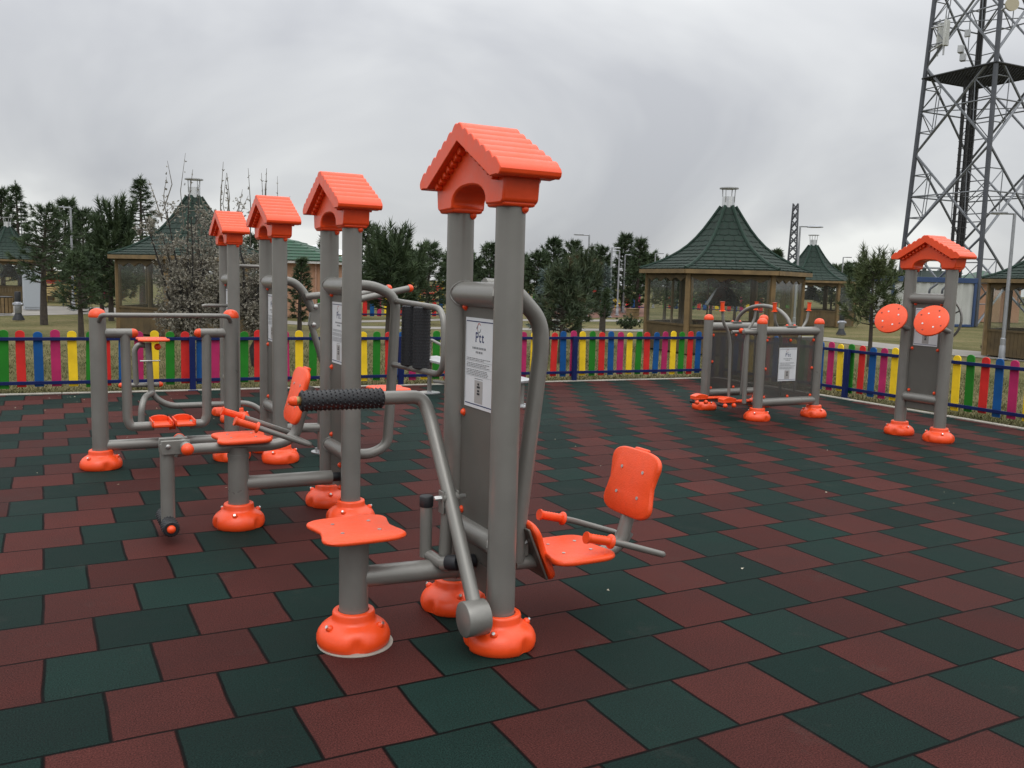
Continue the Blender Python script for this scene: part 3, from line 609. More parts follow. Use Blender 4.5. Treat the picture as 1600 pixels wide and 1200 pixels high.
b = MB(); b.rod((.83, 9.55, .66), (1.02, 9.55, .66), .007, 8); b.build('pin', SILVER, t4)
b = MB(); b.ball((1.0, 9.56, .80), .034, 14, 9); b.build('knob', ORANGE, t4)

# ---- machine 5: air walker
tw = thing('air_walker', 'two-post air walker with hanging foot trays, at the left end of the row', 'exercise machine', (.87, 7.6, 0), 'outdoor exercise machines')
for x, s in ((.36, 1), (1.365, -1)):
    pole(tw, x, 7.59, 1.195); dome(tw, x, 7.59, 1.202); foot(tw, x, 7.59, .4 + x)
    b = MB(); b.tube([(x + s * .04, 7.59, 1.065), (x + s * .255, 7.59, 1.065)], .037, 20); b.tube([(x + s * .115, 7.59, 1.065), (x + s * .122, 7.59, 1.065)], .0395, 20); b.build('hinge_tube', STEEL, tw); endcap(tw, (x + s * .257, 7.59, 1.065), (s, 0, 0), .036)
    xl = x + s * .195; lg = tubep(tw, 'swing_leg', [(xl, 7.59, 1.06), (xl + s * .005, 7.59, .37), (xl + s * .03, 7.59, .315), (xl + s * (.20 if s > 0 else .14), 7.59, .315)], .037, .16, 18)
    xc_ = .805 if s > 0 else .98; b = MB(); n = 10
    b.box((xc_, 7.56, .330), (.130, .236, .022))
    for q in (-1, 1):
        b.box((xc_ + q * .0725, 7.56, .350), (.012, .25, .05))
    arcp = [(-.068, 0), (.068, 0)] + [(.068 * math.cos(math.pi * k / n), .042 + .022 * math.sin(math.pi * k / n)) for k in range(n + 1)]
    b.ext(arcp, (xc_, 7.682, .325), (1, 0, 0), (0, 0, 1), (0, .014, 0)); b.ext([(-.068, 0), (.068, 0), (.068, .022), (-.068, .022)], (xc_, 7.427, .325), (1, 0, 0), (0, 0, 1), (0, .012, 0))
    b.build('foot_tray', ORANGE, lg, bevel=.005); endcap(lg, (xc_ + s * .075, 7.59, .312), (s, 0, 0), .034)
tubep(tw, 'hand_rail', [(.36, 7.57, 1.14), (.385, 7.47, 1.212), (.43, 7.44, 1.214), (1.27, 7.44, 1.214), (1.325, 7.47, 1.205), (1.36, 7.56, 1.15)], .0185, .05, 14)
b = MB(); b.tube([(.36, 7.59, .175), (1.365, 7.59, .175)], .043, 20); b.build('floor_beam', STEEL, tw)

# ---- machine 6: double ski walker
tk = thing('ski_walker', 'boxy four-post ski walker with arched bar and upright orange grips', 'exercise machine', (7.9, 8.3, 0), 'outdoor exercise machines')
UX, VY = (7.445, 8.37), (7.82, 8.77)
for v in VY:
    for u in UX:
        pole(tk, u, v, 1.145, r=.058); dome(tk, u, v, 1.152, .061); foot(tk, u, v, u + v)
    b = MB(); b.tube([(UX[0], v, 1.055), (UX[1], v, 1.055)], .052, 22); b.build('crossbar', STEEL, tk); b = MB(); b.tube([(UX[0], v, .205), (UX[1], v, .205)], .05, 22); b.build('crossbar', STEEL, tk)
    b = MB(); b.box((7.907, v, .61), (.81, .006, .74)); b.build('side_panel', MESH_, tk)
    for u in (7.445 + .085, 7.907, 8.37 - .085):
        for z in (.945, .605, .268):
            if not (u == 7.907 and z == .605): obolt(tk, (u, v - .004, z), (0, -1, 0), .017)
sign(tk, (7.735, 7.816, .455), (1, 0, 0), (0, -1, 0), .285, .40, 9)
tubep(tk, 'arch_bar', [(7.9, 7.82 + .95 * (1 - math.cos(math.pi * k / 14)) / 2, 1.07 + .27 * math.sin(math.pi * k / 14)) for k in range(15)], .024, .01, 14)
for v in VY:
    b = MB(); b.box((7.9, v, 1.112), (.15, .07, .016)); b.build('bar_foot', STEEL, tk, bevel=.003)
    for s in (-1, 1): obolt(tk, (7.9 + s * .06, v, 1.12), (0, 0, 1), .016)
for v, gs in ((8.06, (7.04, 7.86)), (8.53, (8.00, 8.92))):
    b = MB(); b.tube([(7.20 if v < 8.3 else 7.80, v, 1.03), (8.10 if v < 8.3 else 8.77, v, 1.03)], .02, 12); b.build('axle', STEEL, tk)
    for g in gs:
        s = 1 if g < 7.9 else -1
        tubep(tk, 'ski_arm', [(g, v, 1.30), (g + s * .02, v, 1.14), (g + s * .10, v, 1.05), (g + s * .15, v, .88), (g + s * .17, v, .20)], .018, .09, 12); grip(tk, (g - s * .006, v, 1.385), (g, v, 1.275), .0225)
b = MB(); b.rod((7.20, 7.86, 1.045), (7.40, 7.86, 1.035), .03, 16); b.build('hinge_tube', STEEL, tk)
tubep(tk, 'swing_leg', [(7.27, 7.87, 1.04), (7.28, 7.87, .20)], .026, .02, 14)
for v, u in ((8.02, 7.30), (8.36, 7.16)):
    b = MB(); b.box((u, v, .205), (.50, .10, .020)); n = 8
    b.ext([(-.25, 0), (-.05, 0), (-.05, .03)] + [(-.05 - .2 * k / n, .03 + .022 * math.sin(math.pi * k / n)) for k in range(n + 1)], (u, v - .05, .21), (1, 0, 0), (0, 0, 1), (0, .10, 0)); b.build('ski_pedal', ORANGE, tk, bevel=.006)
    tubep(tk, 'pedal_bar', [(u - .14, v, .18), (u + .20, v, .17), (u + .40, v, .15)], .02, .05, 12)
    b = MB(); b.rod((u - .23, v - .06, .165), (u - .23, v + .06, .165), .02, 12); b.build('pedal_stop', BLACK, tk); endcap(tk, (u - .23, v - .065, .165), (0, -1, 0), .026); endcap(tk, (u - .10, v - .07, .165), (0, -1, 0), .026)
obolt(tk, (7.28, 7.985, 1.05), (-.7, -.7, 0), .028)

# ---- machine 7: disc machine
t7, y7 = tower('exercise_machine', 'right-hand tower carrying two tilted orange discs', 8.31, 6.035, 7, dz=-.055)
for u, v in ((8.0, 6.49), (8.0, 6.0)):
    n = np.array([-.86, -.22, .46]); n /= np.linalg.norm(n); c = np.array([u, v, 1.272]); m = MB(); m.rod(c - n * .013, c + n * .013, .172, 48, ch=.008); d = m.build('disc', ORANGE_SEAT, t7)
    x = np.cross(n, (0, 0, 1)); x /= np.linalg.norm(x); y = np.cross(n, x)
    for k in range(4):
        a = .5 + k * math.pi / 2; q = c + n * .0125 + (x * math.cos(a) + y * math.sin(a)) * .085; m = MB(); m.tube([q, q + n * .004], .009, 10); m.build('bolt', SILVER, d)
    for k in range(4):
        a = 1.1 + k * math.pi / 2; q = c + n * .0125 + (x * math.cos(a) + y * math.sin(a)) * .125; m = MB(); m.tube([q, q + n * .002], .009, 10); m.build('hole', mat('dark_hole', (.25, .02, .01), .6), d)
    tubep(t7, 'disc_arm', [c - n * .012, c - n * .10, (8.29, v + .0, 1.16)], .028, .06, 14)
m = MB(); c = np.array((8.55, 6.28, 1.28)); rr = .225
m.tube([c + np.array((.0, rr * math.cos(2 * math.pi * k / 40), rr * math.sin(2 * math.pi * k / 40))) for k in range(41)], .014, 10, cap=False)
wh = m.build('wheel', STEEL, t7)
for k in range(3):
    a = .6 + k * 2 * math.pi / 3; m = MB(); m.tube([c, c + np.array((0, (rr - .01) * math.cos(a), (rr - .01) * math.sin(a)))], .009, 8); m.build('spoke', STEEL, wh)
b = MB(); b.tube([(8.31, 6.28, 1.28), (8.56, 6.28, 1.28)], .022, 12); b.build('wheel_axle', STEEL, t7)

# ---- sit-up bench behind the nearest tower
tb = thing('sit_up_bench', 'low grey sit-up board on flanged feet, half hidden behind the nearest tower', 'exercise bench', (4.95, 10.5, 0))
for (x, y), h in (((4.65, 11.2), .47), ((5.27, 9.67), .30)):
    b = MB(); b.tube([(x, y, 0), (x, y, h)], .03, 14); b.build('bench_leg', STEEL, tb)
    b = MB(); b.lathe((x, y, 0), [(.15, 0), (.15, .012), (.035, .014), (.035, .03)], 20); b.build('base_flange', GALV, tb)
dv = np.array([5.27 - 4.65, 9.67 - 11.2]); dl = np.linalg.norm(dv); dv /= dl
b = MB(); b.box((4.96, 10.43, .40), (dl + .1, .36, .035), axes=((dv[0], dv[1], -.10), (-dv[1], dv[0], 0), (.1 * dv[0], .1 * dv[1], 1))); b.build('board', GALV, tb, bevel=.006)
tubep(tb, 'leg_hook', [(4.64, 11.2, .45), (4.64, 11.16, .74), (4.82, 10.72, .60)], .02, .04, 12)
tubep(tb, 'side_rail', [(4.68, 11.12, .17), (5.25, 9.72, .17)], .022, .04, 12)
lf = thing('bare_base_plate', 'bare metal base plate lying on the floor right of the nearest tower', 'base plate', (*gz(818, 634), 0))
m = MB(); x, y = gz(818, 634); m.lathe((x, y, 0), [(.07, 0), (.07, .012), (.03, .013), (.03, .03)], 18); m.build('plate', GALV, lf)

# ------------------------------------------------------------------ gazebos
def gazebo(label, cx, cy, rot, seed=0, detail=True, roof_r=2.06, chimney=True):
    t = thing('gazebo', label, 'gazebo', (cx, cy, 0), 'green-roofed timber gazebos'); c0 = np.array([cx, cy, 0.0]); rg = random.Random(seed)
    prof = [(.17, 3.49), (.36, 3.20), (.54, 2.94), (.72, 2.72), (.91, 2.53), (1.10, 2.385), (1.29, 2.27), (1.55, 2.135), (1.80, 2.035), (2.06, 1.955)]
    prof = [(r * roof_r / 2.06, z) for r, z in prof]
    H6 = [rot + k * math.pi / 3 for k in range(7)]
    P = lambda a, r, z: c0 + np.array([r * math.cos(a), r * math.sin(a), z])
    def at(s):   # radius, height at normalised slope position
        q = s * (len(prof) - 1); i = min(int(q), len(prof) - 2); f = q - i
        return prof[i][0] * (1 - f) + prof[i + 1][0] * f, prof[i][1] * (1 - f) + prof[i + 1][1] * f
    b = MB(); rows = 13 if detail else 9
    for k in range(6):
        a0, a1 = H6[k], H6[k + 1]
        V = [P(a, r, z - .012) for r, z in prof for a in (a0, a1)]
        b.add(V, [(2 * i, 2 * i + 2, 2 * i + 3, 2 * i + 1) for i in range(len(prof) - 1)])
        for i in range(rows):
            r0, z0 = at(max(0, (i - .15) / rows)); r1, z1 = at((i + 1) / rows); A0, A1, B0, B1 = P(a0, r0, z0), P(a1, r0, z0), P(a0, r1, z1 + .024), P(a1, r1, z1 + .024)
            wdt = np.linalg.norm(B1 - B0); n = max(1, round(wdt / .25)); off = .5 * (i % 2)
            for q in range(-1, n + 1):
                u0, u1 = max(0, (q + off + .02) / n), min(1, (q + off + .98) / n)
                if u1 - u0 < .02: continue
                lift = rg.uniform(0, .006); dn = (B0 - A0) / (np.linalg.norm(B0 - A0) + 1e-9)
                L = lambda t, u: (A0 * (1 - u) + A1 * u) * (1 - t) + (B0 * (1 - u) + B1 * u) * t + np.array([0, 0, lift * t])
                um = (u1 - u0)
                b.add([L(0, u0), L(0, u1), L(.90, u1), L(1.0, u1 - um * .22), L(1.0, u0 + um * .22), L(.90, u0), L(.90, u0) - np.array([0, 0, .028]), L(1, u0 + um * .22) - np.array([0, 0, .028]), L(1, u1 - um * .22) - np.array([0, 0, .028]), L(.90, u1) - np.array([0, 0, .028])],
                      [(0, 5, 4, 3, 2, 1), (5, 6, 7, 4), (4, 7, 8, 3), (3, 8, 9, 2)])
    rf = b.build('roof', SHINGLE, t, smooth=False)
    b = MB()
    for a in H6[:6]: b.tube([P(a, r + .01, z + .022) for r, z in prof], .042, 6)
    b.build('ridge_caps', SHINGLE_CAP, rf, smooth=False)
    er, ez = prof[-1]; b = MB()
    for k in range(6):
        p, q = P(H6[k], er + .012, ez - .055), P(H6[k + 1], er + .012, ez - .055); c = (p + q) / 2; d = q - p; b.box(c, (np.linalg.norm(d) - .01, .03, .095), math.atan2(d[1], d[0]))
    b.build('fascia', WOOD_L, rf)
    b = MB()   # soffit boards
    for k in range(6): b.add([P(H6[k], er - .01, ez - .09), P(H6[k + 1], er - .01, ez - .09), c0 + np.array([0, 0, ez + .02])], [(0, 1, 2)])
    b.build('soffit', WOOD, rf, smooth=False)
    if chimney:
        b = MB(); b.tube([P(0, 0, 3.40), P(0, 0, 3.74)], .155, 20); ch = b.build('chimney', mat('bright_flue', (.62, .63, .64), .25, .9, var=.1), t)
        b = MB()
        for k in range(4): a = .4 + k * math.pi / 2; b.rod(P(a, .15, 3.60), P(a, .17, 3.93), .012, 6)
        b.tube([P(0, 0, 3.93), P(0, 0, 3.955)], .23, 24); b.build('chimney_cowl', GALV, ch)
    pr = 1.86
    for k in range(6):
        p = P(H6[k], pr, 0); b = MB(); b.box((p[0], p[1], .94), (.115, .115, 1.88), H6[k]); b.build('post', WOOD_L, t, bevel=.006)
    door = seed % 6
    for k in range(6):
        p, q = P(H6[k], pr, 0), P(H6[k + 1], pr, 0); d = q - p; L = np.linalg.norm(d); d /= L; a = math.atan2(d[1], d[0]); c = (p + q) / 2
        b = MB(); nb = 15
        for i in range(nb):
            x = -L / 2 + .07 + (L - .14) * (i + .5) / nb; pp = c + d * x; b.box((pp[0], pp[1], .33), ((L - .14) / nb - .006, .022, .62), a)
        b.box((c[0], c[1], .66), (L - .12, .06, .05), a); b.build('lower_wall', WOOD, t)
        b = MB(); b.box((c[0], c[1], 1.835), (L - .12, .05, .07), a); n = 4; sw = (L - .12) / n; pts = [(-(L - .12) / 2, .06)]
        for i in range(n * 8 + 1):
            x = -(L - .12) / 2 + (L - .12) * i / (n * 8); pts.append((x, -.085 * (1 - abs(math.cos(math.pi * (i / 8.0)))) ** .8))
        pts.append(((L - .12) / 2, .06)); n2 = np.array([-d[1], d[0], 0]); b.ext(pts[::-1], c + np.array([0, 0, 1.755]) - n2 * .05, d, (0, 0, 1), n2 * .024); b.build('valance', WOOD, t, smooth=False)
        b = MB(); n2 = np.array([-d[1], d[0], 0]) * .03
        b.add([c - n2 + d * sx * (L / 2 - .05) + np.array([0, 0, z]) for sx, z in ((-1, .69), (1, .69), (1, 1.79), (-1, 1.79))], [(0, 1, 2, 3)]); wd = b.build('window', GLASS, t, smooth=False)
        b = MB()
        for sx in (-1, 1): pp = c + d * sx * (L / 2 - .085); b.box((pp[0], pp[1], 1.22), (.045, .055, 1.08), a)
        if detail and k % 2 == 0: pp = c + d * .14 * L; b.box((pp[0], pp[1], 1.22), (.035, .05, 1.08), a)
        b.build('window_frame', WOOD, wd)
    # hanging grill hood, flue and bench seats seen through the film
    b = MB(); b.lathe((cx, cy, 0), [(.46, 1.10), (.47, 1.12), (.20, 1.52), (.10, 1.56)], 6); hd = b.build('grill_hood', mat('hood_steel', (.16, .19, .20), .3, .8, var=.2), t, sharp=20)
    b = MB(); b.tube([(cx, cy, 1.55), (cx, cy, 1.64)], .30, 6); b.build('hood_ring', BLACK, hd); b = MB(); b.tube([(cx, cy, 1.56), (cx, cy, 3.4)], .14, 12); b.build('flue', mat('brown_flue', (.06, .03, .028), .5, .3), hd)
    b = MB(); b.lathe((cx, cy, 0), [(.42, .0), (.42, .5), (.50, .52), (.50, .58)], 16); b.build('fire_table', CONC, t)
    b = MB()
    for k in range(5):
        p, q = P(H6[k + 1], 1.52, .40), P(H6[k + 2], 1.52, .40); c = (p + q) / 2; d = q - p; b.box(c, (np.linalg.norm(d) * .92, .34, .04), math.atan2(d[1], d[0])); b.box((c[0], c[1], .2), (np.linalg.norm(d) * .8, .05, .38), math.atan2(d[1], d[0]))
    b.build('bench_seats', WOOD_L, t)
    return t
def face(x, d, turn):   # hexagon turned so one wall faces the photographer, plus a twist
    p = bg(x, d); return p[0], p[1], math.atan2(-p[1], -p[0]) + R_(30) + R_(turn)
gazebo('nearest gazebo, green shingle roof and clear film windows, behind the boxy ski walker', *face(1131, 21.9, 5), 0)
gazebo('gazebo at left, wall and roof partly hidden behind the flowering tree', *face(305, 23.2, 10), 1)
gazebo('smaller-looking gazebo whose roof rises right behind the nearest gazebo', *face(1266, 39.5, 8), 2, False)
gazebo('gazebo cut off by the right edge, behind a lamp post', *face(1672, 22.3, 20), 3)
gazebo('distant gazebo at far left, mostly hidden behind a pine', *face(14, 43, 0), 4, False)

# ------------------------------------------------------------------ vegetation
def needle_mat(name, c1, c2, c3=None):
    m = bpy.data.materials.new(name); m.use_nodes = True; t = m.node_tree; p = t.nodes['Principled BSDF']; L = t.links
    co = N(t, 'ShaderNodeTexCoord'); n = N(t, 'ShaderNodeTexNoise'); n.inputs['Scale'].default_value = 2.6; n.inputs['Detail'].default_value = 5; L.new(co.outputs['Object'], n.inputs['Vector'])
    r = N(t, 'ShaderNodeValToRGB'); L.new(n.outputs['Fac'], r.inputs[0]); e = r.color_ramp.elements
    e[0].position = .34; e[0].color = (*c1, 1); e[1].position = .62; e[1].color = (*c2, 1)
    if c3: q = e.new(.72); q.color = (*c3, 1)
    L.new(r.outputs[0], p.inputs['Base Color']); p.inputs['Roughness'].default_value = .7; p.inputs['Specular IOR Level'].default_value = .25; return m
NEEDLE = needle_mat('dark_pine_needles', (.024, .042, .020), (.066, .098, .045))
NEEDLE_G = needle_mat('olive_pine_needles', (.036, .054, .022), (.10, .125, .052))
NEEDLE_M = needle_mat('mixed_pine_needles', (.027, .046, .026), (.075, .10, .052), (.15, .09, .05))
NEEDLE_B = needle_mat('blue_cedar_needles', (.05, .078, .07), (.13, .165, .155))
def tufts(rs, centers, dirs, n, length, width, spread):
    """n thin needle triangles round each shoot tip -> vertex and face arrays"""
    C_ = np.repeat(np.array(centers), n, 0); D_ = np.repeat(np.array(dirs), n, 0); k = len(C_)
    q = rs.normal(size=(k, 3)); q /= np.linalg.norm(q, axis=1)[:, None] + 1e-9
    d = D_ + q * spread; d /= np.linalg.norm(d, axis=1)[:, None] + 1e-9
    s = np.cross(d, rs.normal(size=(k, 3))); s /= np.linalg.norm(s, axis=1)[:, None] + 1e-9
    base = C_ - D_ * (rs.uniform(-.1, .6, (k, 1)) * length); l = length * rs.uniform(.6, 1.15, (k, 1))
    V = np.empty((k, 3, 3)); V[:, 0] = base - s * width * .5; V[:, 1] = base + s * width * .5; V[:, 2] = base + d * l + s * width * rs.uniform(-.5, .5, (k, 1))
    return V.reshape(-1, 3)
def tri_mesh(name, V, m, parent, extra=None):
    o0 = np.array(ORG.get(parent.name, (0, 0, 0))); V = np.asarray(V) - o0; k = len(V) // 3; me = bpy.data.meshes.new(name)
    me.vertices.add(len(V)); me.vertices.foreach_set('co', V.astype(np.float32).ravel()); me.loops.add(len(V)); me.loops.foreach_set('vertex_index', np.arange(len(V), dtype=np.int32))
    me.polygons.add(k); me.polygons.foreach_set('loop_start', np.arange(0, 3 * k, 3, dtype=np.int32)); me.polygons.foreach_set('loop_total', np.full(k, 3, np.int32))
    me.materials.append(m); me.update(calc_edges=True); o = bpy.data.objects.new(name, me); COL.objects.link(o); o.parent = parent; ORG[o.name] = tuple(o0); return o

def pine(label, x, y, h, crown0, rad, seed, m=NEEDLE, nbr=46, dens=1.0, nl=.17, nw=.016, shape='pine', up=.55, group='pines and cedars in the park', tip=True, trunk_r=None, spread=.75, candle=0.0):
    h -= candle * .95; rad *= .92; nbr = int(nbr * 1.12); t = thing('conifer', label, 'tree', (x, y, 0), group); rs = np.random.RandomState(seed); c0 = np.array([x, y, 0.0]); tr = trunk_r or .018 * h + .03
    bend = rs.normal(0, .03, (2,)) * h; axis = lambda z: c0 + np.array([bend[0] * (z / h) ** 2, bend[1] * (z / h) ** 2, z])
    b = MB(); zs = np.linspace(-.05, h * .97, 12); b.tube([axis(z) for z in zs], [tr * (1 - .9 * max(0, z) / h) + .006 for z in zs], 9); b.build('trunk', BARK, t)
    br = MB(); cen, dr = [], []
    for i in range(nbr):
        f = (i + rs.uniform(0, 1)) / nbr; z = crown0 + (h - crown0) * f ** .85; az = i * 2.399963 + rs.uniform(-.4, .4)
        if shape == 'pine': L = rad * (1.0 - .80 * f ** 1.25) * (.55 + .45 * min(1, f / .16)) * rs.uniform(.62, 1.10)
        elif shape == 'spruce': L = rad * (1.02 - f) * rs.uniform(.75, 1.1) + .05
        else: L = rad * math.sin(math.pi * min(.97, .16 + .84 * f)) ** .6 * rs.uniform(.5, 1.1)
        o = axis(min(z, h * .96)); e = np.array([math.cos(az), math.sin(az), 0]); upk = up * rs.uniform(.6, 1.4) * (.35 + f)
        if shape == 'spruce': upk = -.10 + .25 * f
        P = [o + (e * q + np.array([0, 0, upk * q * q])) * L for q in (0, .35, .7, 1.0)]
        br.tube(P, [tr * .30 * (1 - .6 * f), tr * .2 * (1 - .6 * f), tr * .13 * (1 - .6 * f), .004], 4, cap=False)
        nsh = max(4, int(L / .085 * dens))
        for k in range(nsh):
            q = .22 + .78 * (k + rs.uniform(0, 1)) / nsh; p = o + (e * q + np.array([0, 0, upk * q * q])) * L
            side = np.array([-e[1], e[0], 0]) * rs.choice([-1, 1]); l2 = L * .42 * (1.15 - q) * rs.uniform(.4, 1.2) + .05
            d2 = e * .75 + side * rs.uniform(.3, 1.1) + np.array([0, 0, rs.uniform(-.15, .75) if shape != 'spruce' else rs.uniform(-.25, .15)]); d2 /= np.linalg.norm(d2)
            ns = max(1, int(l2 / (.16)))
            for s in range(ns):
                cen.append(p + d2 * l2 * (s + 1) / ns + rs.normal(0, .02, 3)); dr.append(d2)
        dd = e + np.array([0, 0, 2 * upk]); dd /= np.linalg.norm(dd); cen.append(P[-1]); dr.append(dd)
        if candle and rs.uniform() < .35 + .65 * f:
            cd = np.array([e[0] * .25, e[1] * .25, 1.0]); cd /= np.linalg.norm(cd); hc = candle * rs.uniform(.5, 1.2)
            br.tube([P[-1], P[-1] + cd * hc], [.008, .003], 4, cap=False)
            for u in np.arange(.08, hc, .07): cen.append(P[-1] + cd * u); dr.append(cd)
    if tip:
        for z in np.linspace(h * .84, h, 7): cen.append(axis(z)); dr.append(np.array([0, 0, 1.0]))
    n = 14
    V = tufts(rs, cen, dr, n, nl * 1.05, nw * 1.3, spread)
    tri_mesh('crown', V, m, t); br.build('branches', BARK, t, smooth=False); return t
def pin(label, px, d, ytop, ycrown, wpx, seed, **k):
    x, y = bg(px, d); s = d / F_PX; pine(label, x, y, zz(px, ytop, d), max(.15, zz(px, ycrown, d)), wpx * s, seed, **k)

pin('pine with a bare leaning trunk in front of the distant gazebo at far left', 66, 25, 326, 447, 58, 1, nbr=54, dens=1.1, trunk_r=.10)
pin('short bushy pine just left of the air walker, its skirt low over the grass', 124, 20, 398, 488, 44, 2, nbr=46, dens=1.1, nl=.14, nw=.014)
pin('big dark pine with upright candle shoots left of the left gazebo', 172, 28, 322, 470, 60, 3, nbr=62, candle=.65, up=.9, nl=.26, nw=.024, dens=1.1)
pin('tall thin-topped cedar rising behind the left gazebo roof', 222, 32, 280, 440, 46, 4, shape='spruce', nbr=70, nl=.2, nw=.02, m=NEEDLE)
pin('pine at the extreme left edge behind the distant gazebo', 4, 47, 302, 440, 50, 5, nl=.3, nw=.035, nbr=50)
pin('narrow spire-topped cedar close to the left edge', 31, 46, 290, 430, 34, 6, shape='spruce', nbr=60, nl=.25, nw=.03)
pin('round-topped pine behind the left lamp post', 99, 42, 316, 440, 46, 7, nl=.28, nw=.032, nbr=52)
pin('pine filling the gap between lamp post and candle-shoot pine', 131, 36, 332, 470, 46, 8, nl=.24, nw=.028, nbr=56)
pin('dark pine low behind the left gazebo wall', 158, 33, 372, 500, 44, 9, nl=.22, nw=.025, nbr=50)
pin('dark young pine between the third and second towers', 468, 26, 405, 500, 22, 10, nl=.16, nw=.018, nbr=40)
pin('dark pine half hidden behind the flowering tree and third tower', 395, 30, 372, 490, 52, 11, nl=.22, nw=.024, nbr=50)
pin('large dark pine with many candle shoots, right behind the second tower', 608, 21, 362, 485, 64, 12, nbr=74, candle=.5, up=.8, nl=.20, nw=.018, dens=1.25, trunk_r=.09)
pin('pine showing left of the second tower above the pink house', 512, 40, 372, 470, 26, 13, nl=.26, nw=.03)
pin('pine with pale snags behind the black rollers', 668, 31, 384, 490, 50, 14, nl=.2, nw=.022, nbr=56)
pin('pine just left of the nearest tower', 712, 38, 388, 480, 40, 15, nl=.24, nw=.028, nbr=50)
pin('pine framed between the two poles of the nearest tower', 765, 40, 384, 480, 34, 16, nl=.24, nw=.028, nbr=52)
pin('leftmost pine of the row right of the nearest tower', 838, 48, 398, 485, 40, 17, nl=.28, nw=.034, nbr=50)
pin('pointed pine second in the row right of the nearest tower', 866, 50, 376, 480, 40, 18, nl=.28, nw=.036, nbr=52)
pin('pine left of the square-armed lamp post', 893, 47, 380, 480, 38, 19, nl=.28, nw=.034, nbr=50)
pin('low pine between the square-armed lamp post and the lamp row', 936, 50, 388, 480, 34, 20, nl=.28, nw=.036, nbr=46)
pin('tall pine behind the row of rounded lamp heads', 974, 52, 370, 480, 36, 21, nl=.30, nw=.036, nbr=56)
pin('tall pine against the left eave of the nearest gazebo', 996, 49, 376, 478, 28, 22, nl=.28, nw=.034, nbr=50)
pin('bushy multi-toned pine with brown patches right of the nearest tower', 880, 17.5, 412, 520, 56, 23, m=NEEDLE_M, nbr=60, candle=.22, up=.7, nl=.17, nw=.015, dens=1.15, trunk_r=.06)
pin('pine with a thick tufted leader shoot beside the square-armed lamp post', 908, 24, 394, 505, 40, 24, m=NEEDLE_M, nbr=44, candle=.45, up=.8, nl=.2, nw=.02)
pin('pale blue cedar sapling within the brown-patched pine', 858, 19.5, 420, 515, 30, 25, m=NEEDLE_B, shape='spruce', nbr=44, nl=.13, nw=.014)
pin('pale blue sapling cedar standing by the lamp row', 942, 30, 415, 488, 16, 26, m=NEEDLE_B, shape='spruce', nbr=40, nl=.15, nw=.018)
pin('thin staked sapling in front of the red soil', 946, 28, 452, 498, 9, 27, nbr=24, nl=.14, nw=.016)
pin('young olive pine with long upswept shoots left of the disc machine', 1366, 18.5, 396, 512, 62, 28, m=NEEDLE_G, nbr=50, candle=.22, up=.8, nl=.17, nw=.013, dens=1.25, trunk_r=.045, spread=.85)
pin('tiny pine tip seen above the right eave of the nearest gazebo', 1214, 60, 392, 450, 14, 29, nl=.3, nw=.04)
pin('small pine behind the far lamp, right of the second gazebo', 1330, 55, 420, 470, 22, 30, nl=.3, nw=.04)
pin('dark pine behind the pink house wall corner', 575, 44, 352, 470, 40, 31, nl=.28, nw=.034, nbr=54)
pin('pine in the left background right of the thin-topped cedar', 262, 42, 372, 450, 40, 32, nl=.28, nw=.032)
for i, (x, d, yt) in enumerate(((640, 70, 398), (725, 74, 402), (800, 72, 398), (915, 80, 404), (1010, 84, 402))):
    pin('hazy background pine in the last row, far behind the others', x, d, yt, 446, 48, 40 + i, nl=.45, nw=.07, nbr=46, group='last row of pines')

for i, (x, d, yt) in enumerate(((1055, 66, 424), (1100, 70, 426), (1145, 68, 423), (1190, 72, 426), (1235, 75, 428), (1290, 78, 425), (1345, 74, 424), (1395, 80, 430))):
    pin('low dark background pine in the row seen through the gazebo windows', x, d, yt, 448, 40, 60 + i, nl=.4, nw=.06, nbr=36, shape='round', group='row of pines behind the gazebos')
for i, (x, d, yt, w_) in enumerate(((1040, 37, 424, 34), (1078, 41, 427, 36), (1112, 36, 425, 34), (1150, 40, 426, 36), (1186, 36, 428, 34), (1222, 42, 430, 32), (1300, 52, 436, 34), (1338, 50, 440, 30))):
    pin('low bushy pine in the band seen straight through the gazebo windows', x, d, yt, 478, w_, 80 + i, nl=.26, nw=.034, nbr=36, shape='round', group='pine band behind the gazebos')
LICHEN = mat('lichen_blossom', (.23, .215, .175), .9, var=.45, vscale=30)
TWIG = mat('grey_twig', (.12, .108, .09), .9, var=.3, vscale=20)
